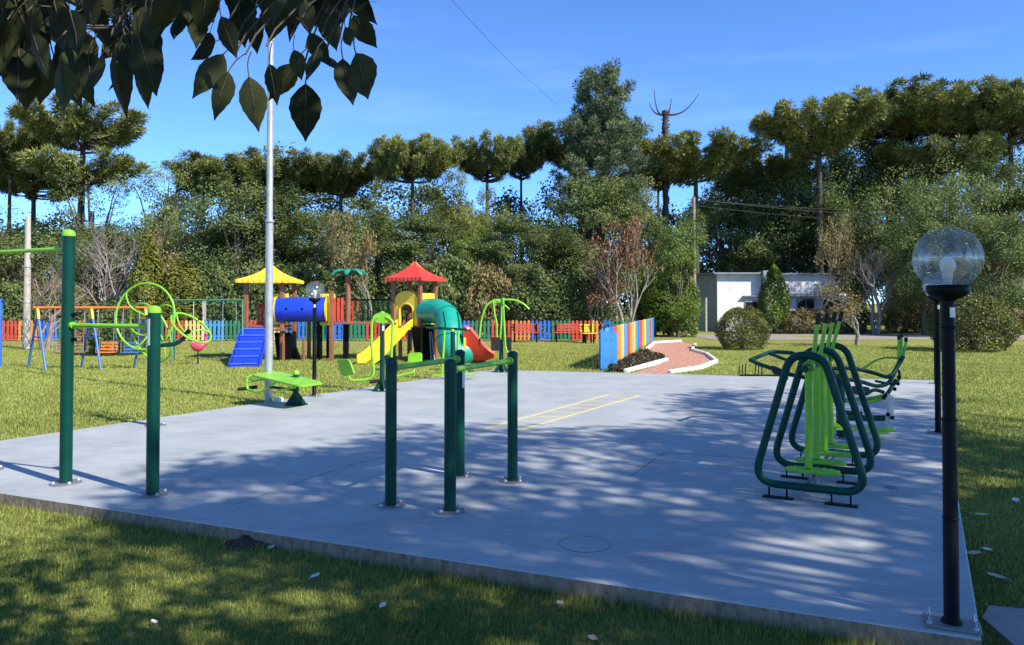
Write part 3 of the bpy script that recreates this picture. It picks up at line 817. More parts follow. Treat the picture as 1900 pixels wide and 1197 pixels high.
# dead trunks
def dead_araucaria():
    p = W(1236, 563, 48); t = thing('dead_tree', 'dead dark trunk with a few curved bare branches against the sky', 'tree', (p.x, 48, 0))
    H = W(1236, 205, 48).z; m1 = MB(); rr = random.Random(5)
    pts = [(0, 0, -.2)]; rs = [.22]
    for i in range(1, 40):
        z = H * i / 39; pts.append((.04 * math.sin(i * 1.7), .04 * math.cos(i * 1.3), z)); rs.append(.20 - .03 * i / 39 + rr.uniform(-.025, .045))
    m1.tube(pts, rs, 9); m1.build('trunk', M['bark_dark'], t)
    m2 = MB()
    for i in range(240):     # stubs of the shed branches
        z = rr.uniform(H * .55, H * .99); a = rr.uniform(0, 6.28); o = Vector((math.cos(a), math.sin(a), .35))
        m2.tube([o * .14 + Vector((0, 0, z)), o * rr.uniform(.22, .36) + Vector((0, 0, z))], [.04, .015], 4)
    tag(m2.build('branch_stubs', M['bark_dark'], t), kind='stuff')
    for (ex, ez, bx_) in ((2.1, 1.05, 1.4), (-.7, 1.3, -.6), (-1.0, .5, -.8), (.38, .75, .3), (-1.2, -2.8, -.9)):
        m3 = MB(); m3.tube(bez((0, 0, H - .25 + (min(ez, 0))), (bx_ * .6, .1, H - .35 + min(ez, 0)), (bx_, .1, H - .1 + min(ez, 0)), (ex, 0, H + ez), 10), [.08 - .006 * i for i in range(11)], 5)
        m3.build('branch', M['bark_dark'], t)
dead_araucaria()
def white_trunk():
    p = W(1463, 563, 50); t = thing('dead_tree', 'broken off whitish trunk rising out of the trees on the right', 'tree', (p.x, 50, 0))
    H = W(1463, 205, 50).z; rr = random.Random(6); m1 = MB(); pts, rs = [], []
    for i in range(26): pts.append((.05 * math.sin(i * .9), .03 * math.sin(i), H * i / 25 - .1)); rs.append(.15 - .03 * i / 25 + rr.uniform(-.012, .02))
    m1.tube(pts, rs, 8); m1.build('trunk', M['bark_pale'], t)
    m2 = MB()
    for i in range(30):
        z = rr.uniform(H * .5, H); a = rr.uniform(0, 6.28); o = Vector((math.cos(a), math.sin(a), .4))
        m2.tube([o * .1 + Vector((0, 0, z)), o * rr.uniform(.2, .35) + Vector((0, 0, z))], [.03, .012], 4)
    tag(m2.build('branch_stubs', M['bark_dark'], t), kind='stuff')
white_trunk()

# ------------------------------------------------------------------ white building
def building():
    D = 45; a = W(1331, 563, D); t = thing('white_building', 'low white building with grey roof edge behind the round bush', 'building', (a.x, D, -.05), 0.0)
    w1 = (1412 - 1331) / F * D; w2 = (1545 - 1412) / F * D; h1 = W(1331, 509, D).z + .05; dep = 5.0
    m1 = MB(); m1.box((w1 / 2, .12, h1 / 2), (w1, .24, h1)); m1.build('wall', M['wallwhite'], t)
    m1 = MB(); m1.prism([(-.001, .2), (0, .26), (-2.6, 5.2), (-2.75, 5.1)], 0, h1 - .02); m1.build('wall', M['wallgrey'], t)
    m1 = MB(); m1.box((w1 + .22, -.1, h1 / 2 + .1), (.42, .7, h1 + .2)); m1.build('pier', M['wallgrey'], t)
    m1 = MB(); m1.prism([(-.25, -.3), (w1 - .005, -.3), (w1 - .005, 5), (-2.9, 5)], h1 + .002, h1 + .1); m1.build('roof', M['roofgrey'], t)
    x0 = w1 + .45
    m1 = MB(); m1.box((x0 + w2 / 2, .8, h1 / 2), (w2, .24, h1)); m1.build('wall', M['wallwhite'], t)
    m1 = MB(); m1.box((x0 + w2 / 2, .42, h1 * .64), (w2, .5, .16)); m1.build('awning', M['roofgrey'], t)
    m1 = MB(); m1.prism([(x0 - .01, .4), (x0 + w2 + .3, .4), (x0 + w2 + .3, 3), (x0 - .01, 3)], h1 + .003, h1 + .09); m1.build('roof', M['roofgrey'], t)
    for k in range(3):
        xx = x0 + .9 + k * 1.5
        m1 = MB(); m1.box((xx, .66, h1 * .42), (1.05, .06, 1.1)); o = m1.build('window', M['wallgrey'], t)
        for q in (-1, 1):
            m2 = MB(); m2.box((xx + q * .25, .62, h1 * .42), (.44, .03, .98)); m2.build('pane', M['glass_dark'], o)
    m1 = MB(); m1.box((w1 * .8, -.025, h1 * .36), (.9, .04, 1.2)); o = m1.build('window', M['wallgrey'], t)
    m2 = MB(); m2.box((w1 * .8, -.05, h1 * .36), (.78, .02, 1.05)); m2.build('pane', M['glass_dark'], o)
    m1 = MB(); m1.box((w1 * .8, -.1, h1 * .62), (1.1, .25, .06)); m1.build('canopy', M['roofgrey'], t)
    m1 = MB(); m1.lathe([(0, -.06), (.09, -.05), (.12, 0), (.09, .05), (0, .06)], (-1.0, 1.7, h1 - .6), 10); m1.build('wall_lamp', M['white'], t)
building()

# ------------------------------------------------------------------ poles and wires
def util_pole(px, D, top, r, m, label, cross=True):
    p = W(px, 563, D); t = thing('utility_pole', label, 'pole', (p.x, D, gz(p.x, D))); h = W(px, top, D).z - t.location.z
    m1 = MB(); m1.tube([(0, 0, -.3), (0, 0, h * .5), (0, 0, h)], [r * 1.15, r, r * .8], 10); m1.build('shaft', M[m], t)
    if cross:
        m1 = MB(); m1.box((0, -r - .04, h - .25), (.9, .07, .08)); m1.build('crossarm', M['wood'], t)
        for x in (-.38, 0, .38):
            m1 = MB(); m1.lathe([(.0, 0), (.03, 0), (.045, .03), (.03, .07), (.04, .1), (0, .12)], (x, -r - .04, h - .21), 8); m1.build('insulator', M['white'], t)
    else:
        for zz in (h * .35, h * .62):
            m1 = MB(); m1.lathe([(r * 1.12, -.03), (r * 1.16, 0), (r * 1.12, .03)], (0, 0, zz), 10); m1.build('band', M['steel'], t)
        m1 = MB(); m1.box((r + .04, 0, h * .7), (.12, .1, .16), 0, .01); m1.build('junction_box', M['plate'], t)
    return t.location + Vector((0, 0, h - .1))
pA = util_pole(50, 28, 402, .115, 'concrete_post', 'pale concrete pole behind the coloured fence at the left', False)
pB = util_pole(1288, 42, 366, .11, 'polewood', 'slim wooden utility pole left of the white building', False)
pC = util_pole(2060, 46, 380, .12, 'polewood', 'wooden utility pole beyond the right edge')
def wire(a, b, sag, label, r=.012, n=16):
    m1 = MB(); pts = []
    for i in range(n + 1):
        t = i / n; q = Vector(a).lerp(Vector(b), t); q.z -= sag * 4 * t * (1 - t); pts.append(q - Vector(a))
    m1.tube(pts, r, 4); o = m1.build('overhead_wire', M['wire'], loc=a); tag(o, label, 'wire')
wire(pB + Vector((-.38, 0, 0)), pC + Vector((-.38, 0, 0)), .5, 'upper overhead wire running right from the wooden pole', .014)
wire(pB + Vector((.38, 0, -.05)), pC + Vector((.38, 0, -.45)), .55, 'middle overhead wire running right from the wooden pole', .014)
wire(pB + Vector((0, 0, -.35)), pC + Vector((0, 0, -1.0)), .5, 'lower overhead wire running right from the wooden pole', .012)
wire(W(1036, 195, 44), W(812, -30, 26), .25, 'thin wire slanting down from the sky to the tall pine', .009)

# ------------------------------------------------------------------ wire mesh fence behind the playground
def mesh_fence(x0, x1, D, h, label, step=2.6, px=None):
    t = thing('wire_fence', label, 'fence', (x0, D, -.04)); n = max(1, round((x1 - x0) / step))
    for i in range(n + 1):
        x = (x1 - x0) * i / n
        m1 = MB(); m1.box((x, 0, h / 2), (.1, .1, h + .1), 0, .01); m1.build('post', M['concrete_post'], t)
    m1 = MB()
    for z in (.1, h * .5, h - .05): m1.tube([(0, -.06, z), (x1 - x0, -.06, z)], .008, 4)
    m1.build('tension_wire', M['wire'], t)
    m1 = MB(); L_ = x1 - x0; k = int((L_ + h) / .16)
    for i in range(k):
        s = i * .16 - h
        for sg in (1, -1):
            a, b = (s, 0.05) , (s + h, h)
            xa, za, xb, zb = s, .05, s + h, h
            if xa < 0: za -= xa; xa = 0
            if xb > L_: zb -= xb - L_; xb = L_
            if zb - za < .02: continue
            if sg < 0: xa, xb = L_ - xa, L_ - xb
            m1.add([(xa, -.05 - .003 * sg, za), (xa + .009, -.05 - .003 * sg, za), (xb + .009, -.05 - .003 * sg, zb), (xb, -.05 - .003 * sg, zb)], [(0, 1, 2, 3)])
    o = m1.build('wire_mesh', M['fence_green'], t); tag(o, kind='stuff')
mesh_fence(W(380, 563, 35.2).x, W(735, 563, 35.2).x, 35.2, 1.75, 'green wire mesh fence with concrete posts behind the picket fence')
mesh_fence(W(1145, 563, 43.5).x, W(1310, 563, 43.5).x, 43.5, 1.9, 'wire mesh fence with pale posts beyond the gravel path')
mesh_fence(W(1560, 563, 45).x, W(1740, 563, 45).x, 45, 1.9, 'wire mesh fence with pale posts behind the right hand road')

# ------------------------------------------------------------------ picket fences
def picket_mesh(w, h, th, m):
    b = MB(); z1 = h - w * .45
    b.prism([(-w/2, 0), (w/2, 0), (w/2, z1), (w*.22, h), (-w*.22, h), (-w/2, z1)], -th/2, th/2, Matrix.Rotation(math.pi/2, 3, 'X'))
    return b.mesh('picket', m)
FC = ['fence_green', 'fence_red', 'fence_orange', 'fence_blue']
def picket_fence(a, b, cols, h, label, pitch=.175, run=5, w=.105):
    d = b - a; L_ = d.length; ang = math.atan2(d.y, d.x)
    t = thing('picket_fence', label, 'fence', a, ang); n = int(L_ / pitch)
    pm = {c: picket_mesh(w, h, .022, M[c]) for c in set(cols)}
    k = 0
    for i in range(n):
        c = cols[(i // run) % len(cols)]
        link('picket', pm[c], t, (i * pitch + pitch / 2 + rnd.uniform(-.006, .006), -.035, .06 + rnd.uniform(-.012, .012)), (rnd.uniform(-.01, .01), rnd.uniform(-.012, .012), 0))
        if i % run == 0:
            e = min(n, i + run); x0, x1 = i * pitch + .002, e * pitch - .002
            for z in (.2, h * .8):
                m1 = MB(); m1.box(((x0 + x1) / 2, 0, z + .03), (x1 - x0, .04, .07)); m1.build('rail', M[c], t)
            m1 = MB(); m1.box((x0 + .05, .06, h * .48), (.09, .07, h * .96 + .1)); m1.build('post', M[c], t)
FD = 33.6
Xa, Xm, Xb = W(-40, 563, FD).x, W(720, 563, FD).x, W(1112, 563, FD).x
picket_fence(Vector((Xa, FD, -.06)), Vector((W(190, 563, FD).x, FD, -.06)), ['fence_blue', 'fence_red', 'fence_orange', 'fence_blue', 'fence_green', 'fence_orange', 'fence_yellow'], .86, 'coloured picket fence stretch behind the left swings')
picket_fence(Vector((W(190, 563, FD).x + .1, FD, -.06)), Vector((Xm, FD, -.06)), ['fence_green', 'fence_blue', 'fence_green', 'fence_red', 'fence_yellow', 'fence_sky', 'fence_green', 'fence_red', 'fence_yellow', 'fence_blue'], .86, 'coloured picket fence stretch behind the climbing towers')
picket_fence(Vector((Xm + .1, FD, -.06)), Vector((Xb, FD, -.06)), ['fence_red', 'fence_blue', 'fence_green', 'fence_blue', 'fence_green', 'fence_red', 'fence_orange', 'fence_blue', 'fence_green', 'fence_red', 'fence_orange', 'fence_blue'], .86, 'coloured picket fence stretch behind the red slide mouth')
fa, fb = G(1120, 687, -.05), G(1212, 634, -.05)
picket_fence(fa, fb, ['fence_sky', 'fence_blue', 'fence_red', 'fence_orange', 'fence_yellow', 'fence_sky', 'fence_red', 'fence_orange', 'fence_yellow', 'fence_teal', 'fence_blue', 'fence_red', 'fence_orange', 'fence_yellow', 'fence_teal', 'fence_teal', 'fence_red'], .98, 'slanting picket fence in rainbow colours beside the gravel path', .155, 5, .125)
picket_fence(Vector((fb.x - .02, fb.y + .1, -.06)), Vector((Xb + .1, FD + .05, -.06)), ['fence_red', 'fence_green', 'fence_blue'], .86, 'short picket fence joining slanting and level stretches')
# blue gate post pair at the near end
t = thing('fence_gate', 'sky blue board gate at the near end of the slanting fence', 'gate', G(1114, 688, -.04), math.radians(-8))
gm = picket_mesh(.125, .92, .024, M['fence_sky'])
for i in range(3): link('board', gm, t, (.07 + i * .135, 0, .05))
m1 = MB()
for z in (.25, .75):
    m1 = MB(); m1.box((.2, .035, z), (.42, .04, .07)); m1.build('rail', M['fence_sky'], t)
m1 = MB(); m1.box((.0, .05, .45), (.06, .06, 1.0), 0, .006); m1.build('post', M['fence_blue'], t)

# bedding plants
def bed():
    global rng
    rng = np.random.default_rng(8); n = 9000
    A, B, C, D_ = G(1128, 690, 0), G(1192, 655, 0), G(1234, 666, 0), G(1162, 688, 0)
    u, v = rng.uniform(0, 1, (n, 1)), rng.uniform(0, 1, (n, 1))
    a, b, c, d = (np.array(q[:]) for q in (A, B, C, D_))
    P = a * (1-u) * (1-v) + b * u * (1-v) + c * u * v + d * (1-u) * v
    P[:, 2] = rng.uniform(-.02, .2, n) * (.6 + .4 * np.sin(P[:, 0] * 5) * np.sin(P[:, 1] * 4))
    me = leaf_mesh('bed', P, unit(n) + np.array([0, 0, .6]), rng.uniform(.05, .12, n), rng.uniform(.03, .06, n), rng.uniform(0, 1, n), M['lf_bed'])
    tag(link('bedding_plants', me), 'bed of low reddish green plants beside the gravel path', 'plants', kind='stuff')
bed()
# ------------------------------------------------------------------ exercise equipment
def local(t): return lambda px, py, D: W(px, py, D) - Vector(t.location)
def rsquare(n=5, r=.25):
    """outline of a rounded unit square in [0,1]^2"""
    out = []
    for cx, cy, a0 in ((1-r, 1-r, 0), (r, 1-r, 90), (r, r, 180), (1-r, r, 270)):
        for i in range(n + 1):
            a = math.radians(a0 + 90 * i / n); out.append((cx + r * math.cos(a), cy + r * math.sin(a)))
    return out
def panel(mbx, c, th, r=.2, mi=0):
    """rounded plate over four corners (00,10,11,01)"""
    c = [Vector(q) for q in c]; nrm = (c[1] - c[0]).cross(c[3] - c[0]).normalized() * th / 2; o = rsquare(5, r)
    P = [c[0]*(1-u)*(1-v) + c[1]*u*(1-v) + c[2]*u*v + c[3]*(1-u)*v for u, v in o]; n = len(P)
    i_ = [p + (sum(P, Vector()) / n - p) * .03 for p in P]
    mbx.add([p - nrm for p in i_] + [p - nrm * .6 for p in P] + [p + nrm * .6 for p in P] + [p + nrm for p in i_],
            [tuple(range(n - 1, -1, -1)), tuple(range(3*n, 4*n))] + [(k*n+i, k*n+(i+1) % n, (k+1)*n+(i+1) % n, (k+1)*n+i) for k in range(3) for i in range(n)], False, mi)
    return mbx
def flange(t, p, r=.125, m='plate'):
    b = MB(); b.lathe([(0, .012), (r - .008, .012), (r, .008), (r, .0)], p, 24, smooth=False)
    for k in range(4):
        a = math.pi / 4 + k * math.pi / 2; q = Vector(p) + Vector((math.cos(a), math.sin(a), 0)) * r * .78
        b.lathe([(.016, .012), (.016, .026), (.008, .032), (0, .034)], q, 7, mi=1)
    return b.build('base_flange', [M[m], M['steel']], t)
def post(t, p, h, r, capm='lgreen', m='dgreen', fl=.125):
    p = Vector(p)
    b = MB(); b.lathe([(r, .01), (r, h - .004)], p, 20); b.lathe([(r, h - .004), (r - .004, h), (0, h)], p, 20, smooth=False)
    o = b.build('post', M[m], t)
    b = MB(); b.lathe([(r * 1.06, h - .02), (r * 1.06, h + .01), (r * .92, h + r * .45), (r * .55, h + r * .72), (0, h + r * .82)], p, 18); b.build('cap', M[capm], t)
    flange(t, p, fl)
    return o
def gusset_base(t, p, r, n=4, reach=.16, hh=.22, rot=.4):
    b = MB(); p = Vector(p)
    b.lathe([(0, .014), (reach + .03, .014), (reach + .035, 0)], p, 22, smooth=False)
    for k in range(n):
        a = rot + k * 2 * math.pi / n; R_ = Matrix.Rotation(a, 3, 'Z') @ Matrix.Rotation(math.pi / 2, 3, 'X')
        b.prism([(r * .8, .012), (reach, .012), (reach, .035), (r * .8, hh)], -.005, .005, R_, p)
    b.build('base', M['dgreen'], t)
def sticker(t, p, r, z0, z1, face=-1.2, w=.9):
    b = MB(); vs = []; n = 6
    for i in range(n + 1):
        a = face + w * (i / n - .5)
        for z in (z0, z1): vs.append(Vector(p) + Vector((math.cos(a) * (r + .002), math.sin(a) * (r + .002), z)))
    b.add(vs, [(2*i, 2*i+2, 2*i+3, 2*i+1) for i in range(n)], True); b.build('instruction_sticker', M['sticker'], t)

# pull-up bars
p1, p2, p0 = G(122, 897), G(283, 918), G(-22, 872)
t = thing('pull_up_bars', 'dark green pull-up posts of two heights with lime bars at the left', 'pull-up bars', p1)
for p, h in ((p1, 2.22), (p2, 1.54), (p0, 2.22)): post(t, p - p1, h, .052, fl=.13)
def crossbar(t, a, b, r, inset_=.04, m='lgreen'):
    a, b = Vector(a), Vector(b); d = (b - a).normalized()
    mb_ = MB(); mb_.tube([a + d * inset_, b - d * inset_], r, 12); o = mb_.build('bar', M[m], t)
    for q, s in ((a, 1), (b, -1)):
        mb_ = MB(); mb_.tube([q + d * s * .045, q + d * s * .075], r * 1.5, 12); mb_.build('bar_socket', M['lgreen'], t)
crossbar(t, p1 - p1 + Vector((0, 0, 2.09)), p0 - p1 + Vector((0, 0, 2.09)), .019)
crossbar(t, Vector((0, 0, 1.405)), p2 - p1 + Vector((0, 0, 1.405)), .02)
for z in (1.28, 1.5):
    b = MB(); b.tube([(.03, -.01, z), (.085, -.02, z)], .016, 8); b.build('bracket', M['black'], t)
sticker(t, p2 - p1, .052, 1.25, 1.47, -2.2)

# parallel bars
q = [G(725, 938), G(853, 884), G(835, 949), G(951, 893)]
t = thing('parallel_bars', 'four dark green posts carrying two parallel hand bars in mid pad', 'parallel bars', q[2])
for p in q: post(t, p - q[2], 1.135, .046, 'dgreen', fl=.118)
for i, j in ((0, 1), (2, 3)):
    crossbar(t, q[i] - q[2] + Vector((0, 0, 1.085)), q[j] - q[2] + Vector((0, 0, 1.085)), .023, m='lgreen')
sticker(t, q[1] - q[2], .046, .82, 1.02, -.6, .8)

# two wheel station
base = G(289, 790)
t = thing('exercise_wheels', 'lime green shoulder wheels and slanted hand wheel on one post behind the pull-up bars', 'exercise wheels', base)
post(t, (0, 0, 0), 1.42, .05, fl=.13)
L = local(t); D = base.y
def wheel(c, n, R_, nm='wheel', spokes=3, ph=0.5, r=.014):
    n = Vector(n).normalized(); u = n.orthogonal().normalized(); v = n.cross(u); c = Vector(c)
    b = MB(); b.tube([c + (u * math.cos(a) + v * math.sin(a)) * R_ for a in [2*math.pi*i/48 for i in range(48)]], r, 8, closed=True)
    o = b.build(nm, M['lgreen'], t)
    for k in range(spokes):
        a = ph + 2*math.pi*k/spokes; e = c + (u*math.cos(a) + v*math.sin(a)) * R_; s = c - n * .1
        w_ = (u*math.cos(a+.5) + v*math.sin(a+.5))
        b = MB(); b.tube(bez(s, s + w_ * R_ * .4, c + w_ * R_ * .75, e, 8), r * .8, 6); b.build('spoke', M['lgreen'], o)
    b = MB(); b.tube([c - n * .14, c - n * .05], .03, 10); b.build('hub', M['black'], o)
    a = ph + .9; e = c + (u*math.cos(a) + v*math.sin(a)) * R_
    b = MB(); b.tube([e, e + n * .1], .014, 8); b.build('grip', M['rubber'], o)
wheel(L(269, 587, D - .12), (-.2, -.97, .08), .43)
wheel(L(279, 618, D + .35), (-.5, -.8, -.3), .42, ph=1.3)
wheel(L(355, 608, D - .1), (.64, -.2, .74), .28, ph=.2)
b = MB(); b.tube(fillet([L(292, 641, D), L(325, 639, D - .02), L(340, 630, D - .04), L(350, 615, D - .05)], .08), .028, 10); b.build('arm', M['dgreen'], t)
b = MB(); b.tube([L(289, 597, D), L(272, 590, D - .05)], .03, 10); b.build('axle', M['dgreen'], t)
b = MB(); b.tube([L(289, 620, D), L(275, 617, D + .3)], .03, 10); b.build('axle', M['dgreen'], t)

# sit-up bench
base = G(549, 751)
t = thing('sit_up_bench', 'lime green slanted sit-up board on a short dark green post', 'sit-up bench', base)
L = local(t)
b = MB(); b.lathe([(.046, .01), (.046, .5)], (0, 0, 0), 16); b.build('post', M['dgreen'], t)
b = MB(); b.lathe([(.05, .48), (.05, .505), (.042, .53), (.02, .545), (0, .55)], (0, 0, 0), 16); b.build('cap', M['lgreen'], t)
gusset_base(t, (0, 0, 0), .046, 4, .15, .2)
A_, B_, C_, E_ = L(463, 696, 12.3), L(514, 690, 12.75), L(602, 711, 11.9), L(557, 718, 11.45)
b = MB(); panel(b, [A_, E_, C_, B_], .035, .14); bo = b.build('board', M['lgreen'], t)
nn = (E_ - A_).cross(B_ - A_).normalized(); nn = nn if nn.z > 0 else -nn
for i in range(10):
    for j in range(3):
        u, v = .08 + i * .092, .2 + j * .3
        p = A_*(1-u)*(1-v) + E_*u*(1-v) + C_*u*v + B_*(1-u)*v + nn * .018
        if (i + j) % 2: continue
        b = MB(); b.lathe([(.022, 0), (.018, .004), (0, .004)], p, 8, nn.to_track_quat('Z', 'Y').to_matrix()); b.build('stud', M['lgreen'], bo)
b = MB(); b.tube(fillet([A_ + Vector((.05, .02, 0)), L(458, 700, 12.3), L(458, 722, 12.3), L(478, 728, 12.1), L(500, 718, 12.0), L(515, 707, 12.0)], .06), .018, 8); b.build('leg_frame', M['lgreen'], t)
b = MB(); b.tube([L(459, 709, 12.3), L(496, 703, 12.2)], .014, 8); b.build('brace', M['lgreen'], t)
b = MB(); b.tube([L(515, 724, 12.0), L(549, 719, 12.1)], .018, 8); b.build('brace', M['lgreen'], t)
b = MB(); b.tube([L(500, 718, 12.0), L(549, 724, 12.1)], .022, 8); b.build('arm', M['dgreen'], t)
for a_, c_ in (((442, 722), (456, 721)), ((463, 720), (477, 718))):
    b = MB(); b.tube([L(*a_, 12.3), L(*c_, 12.3)], .028, 10); b.build('foot_roller', M['rubber'], t)

# seated leg press
base = G(709, 725)
t = thing('leg_press', 'double lime green leg press with two hanging seats on a dark post', 'leg press', base)
L = local(t); D = base.y
post(t, (0, 0, 0), 1.42, .045, fl=.1); gusset_base(t, (0, 0, 0), .045, 4, .16, .22)
b = MB(); c = L(709, 590, D - .07)
b.prism([(.17 * math.cos(a) * (1.0 if math.sin(a) > 0 else .9), .1 * math.sin(a)) for a in [2*math.pi*i/24 for i in range(24)]], -.012, .012, Matrix.Rotation(math.pi/2, 3, 'X'), c)
b.build('hanger_plate', M['lgreen'], t)
for nm, pts, c4, leg in (('swing_arm', [(702, 588), (690, 594), (689, 640), (694, 690), (690, 702), (675, 705), (651, 706)], [(636, 699, 14.0), (659, 695, 13.7), (648, 666, 13.8), (625, 667, 14.1)], [(651, 706), (640, 684)]),
                         ('swing_arm', [(716, 588), (729, 595), (727, 640), (725, 688), (729, 700), (745, 696), (768, 691)], [(757, 674, 14.1), (783, 674, 14.0), (783, 654, 14.15), (758, 656, 14.25)], [(768, 691), (769, 672)])):
    b = MB(); b.tube(fillet([L(x, y, D - .08) for x, y in pts], .09), .024, 10); b.build(nm, M['lgreen'], t)
    b = MB(); panel(b, [L(*k) for k in c4], .03, .2); b.build('seat', M['lgreen'], t)
    b = MB(); b.tube([L(*leg[0], D - .08), L(*leg[1], D)], .018, 8); b.build('seat_stem', M['lgreen'], t)
b = MB(); b.tube([L(686, 709, D - .05), L(706, 706, D - .05)], .032, 10); b.build('foot_bar', M['rubber'], t)
b = MB(); b.tube([L(696, 685, D - .08), L(709, 685, D)], .014, 8); b.build('stop_bar', M['dgreen'], t)
sticker(t, (0, 0, 0), .045, 1.1, 1.3, -1.0)

# ski walker
base = G(840, 703)
t = thing('ski_walker', 'lime green ski walker with hanging foot boards in front of the teal slide', 'ski walker', base)
L = local(t); D = base.y
post(t, (0, 0, 0), 1.02, .05, fl=.14)
b = MB(); b.tube([L(790, 608, D), L(872, 612, D)], .028, 10); b.build('beam', M['dgreen'], t)
for pts, fx in (([(825, 610), (823, 650), (820, 694)], (802, 834)), ([(851, 612), (849, 650), (866, 692)], (858, 884))):
    b = MB(); b.tube(fillet([L(x, y, D - .06) for x, y in pts], .1), .024, 9); b.build('pendulum', M['lgreen'], t)
    b = MB(); a_, c_ = L(fx[0], 697, D - .1), L(fx[1], 695, D - .1); b.box((a_ + c_) / 2, ((c_ - a_).length, .14, .03), .05, .008); b.build('foot_board', M['lgreen'], t)
for x in (826, 852):
    b = MB(); b.tube([L(x, 612, D - .08), L(x, 600, D - .1), L(x - 4, 578, D - .12)], .016, 8); b.build('handle', M['dgreen'], t)
b = MB(); b.lathe([(0, -.03), (.03, -.02), (.034, 0), (.02, .03), (0, .035)], L(868, 610, D), 10); b.build('end_cap', M['white'], t)

# arm press
base = G(930, 690)
t = thing('arm_press', 'tall dark post with curved lime arms and black back rests at the far pad edge', 'arm press', base)
L = local(t); D = base.y
post(t, (0, 0, 0), 1.74, .05, 'dgreen', fl=.12); gusset_base(t, (0, 0, 0), .05, 4, .17, .25)
for pts, r in (([(917, 557), (902, 566), (893, 592), (889, 628)], .024), ([(915, 556), (917, 580), (922, 600), (922, 628)], .022), ([(920, 556), (931, 562), (930, 600), (928, 630)], .022),
               ([(933, 556), (955, 556), (972, 564), (982, 574)], .024), ([(934, 560), (935, 600), (938, 645), (943, 659)], .022), ([(936, 566), (945, 574)], .018)):
    b = MB(); b.tube(fillet([L(x, y, D - .1) for x, y in pts], .25, 8), r, 9); b.build('arm', M['lgreen'], t)
b = MB(); b.box(L(925, 559, D - .06), (.26, .1, .1), 0, .02); b.build('arm_hub', M['lgreen'], t)
b = MB(); b.box(L(934, 559, D - .1), (.05, .12, .16), 0, .01); b.build('arm_hub', M['lgreen'], t)
for x0, x1, dd in ((911, 929, -.12), (938, 949, .12)):
    b = MB(); panel(b, [L(x0, 651, D + dd), L(x1, 651, D + dd), L(x1, 626, D + dd), L(x0, 626, D + dd)], .05, .12); b.build('back_rest', M['rubber'], t)
b = MB(); b.tube([L(890, 628, D - .1), L(890, 640, D - .1)], .026, 8); b.build('grip', M['rubber'], t)

# triple air walker: three rounded triangle frames, four pendulums
base = G(1501, 931)
UZ = math.radians(-26)
AZ = math.radians(-29)
t = thing('air_walker', 'air walker of three dark green triangular hoops with lime pendulum legs', 'air walker', base, AZ)
SP = .84
for k in range(3):
    y = k * SP
    P = fillet([(-.44, y, .112), (.44, y, .112), (.115, y, 1.18), (-.135, y, 1.18)], [.2, .2, .26, .26], 8, True)
    b = MB(); b.tube(P, .032, 12, closed=True); fr_ = b.build('hoop_frame', M['dgreen'], t)
    b = MB(); b.tube([(-.03, y, .112), (.03, y, .112)], .036, 14); b.build('sleeve', M['dgreen'], fr_)
    for s in (-1, 1):
        b = MB()
        for x in (.17, .31): b.tube([(s * x, y, .085), (s * x, y, .008)], .008, 6)
        b.box((s * .24, y, .006), (.24, .07, .010)); b.build('anchor_foot', M['black'], fr_)
b = MB(); b.tube([(-.02, -.03, 1.07), (-.02, 2 * SP + .03, 1.07)], .03, 12); b.build('axle', M['dgreen'], t)
for k in range(2):
    for xo in (-.03, .03):
        b = MB(); b.box((xo, SP * (k + .5), .115), (.012, SP - .08, .04)); b.build('tie_bar', M['plate'], t)
for k, (y, sw) in enumerate(((.18, -.005), (.62, .0), (1.04, .01), (1.48, .02))):
    b = MB(); b.tube([(-.02 + sw, y, .24), (-.02, y, 1.07), (.02 - sw * .2, y, 1.17)], .03, 10); pn = b.build('pendulum', M['lgreen'], t)
    b = MB(); b.tube([(-.02, y - .04, 1.07), (-.02, y + .04, 1.07)], .05, 12); b.build('bearing', M['lgreen'], pn)
    b = MB(); b.tube(fillet([(.01, y, 1.13), (.02, y, 1.17), (.05 + .012 * k, y, 1.43)], .05), .017, 8); b.build('handle', M['lgreen'], pn)
    b = MB(); b.tube([(.05 + .012 * k, y, 1.425), (.066 + .014 * k, y, 1.52)], .019, 8); b.build('grip', M['rubber'], pn)
    b = MB(); c = Vector((.0 + sw, y, .215)); panel(b, [c + Vector((-.2, -.065, 0)), c + Vector((.22, -.065, 0)), c + Vector((.22, .065, 0)), c + Vector((-.2, .065, 0))], .03, .3); o = b.build('foot_board', M['lgreen'], t)
    b = MB()
    for i in range(5): b.box(c + Vector((-.13 + .07 * i, 0, .019)), (.015, .09, .008))
    b.build('tread_rib', M['lgreen'], o)

# rowing and riding station behind the air walker
base = G(1560, 812)
t = thing('rowing_station', 'dark green rowing station with looped seat frames behind the air walker', 'rowing station', base)
L = local(t); D = base.y
post(t, (0, 0, 0), .78, .05, fl=.14)
b = MB(); b.tube(fillet([L(1392, 668, D + .7), L(1432, 652, D + 1.1), L(1470, 655, D + 1.0)], .12) , .026, 9); 
b.tube(fillet([L(1392, 668, D + .7), L(1404, 674, D + .6), L(1462, 694, D + .3), L(1510, 704, D)], .08), .026, 9)
b.build('seat_loop', M['dgreen'], t)
b = MB(); b.tube([L(1428, 656, D + 1.0), L(1464, 670, D + .7)], .022, 8); b.build('loop_rung', M['dgreen'], t)
b = MB(); b.tube([L(1470, 655, D + 1.0), L(1545, 690, D + .3), L(1562, 712, D)], .026, 9); b.build('seat_loop', M['dgreen'], t)
b = MB(); panel(b, [L(1432, 690, D + .25), L(1462, 704, D), L(1462, 692, D + .1), L(1432, 680, D + .35)], .05, .2); b.build('seat', M['rubber'], t)
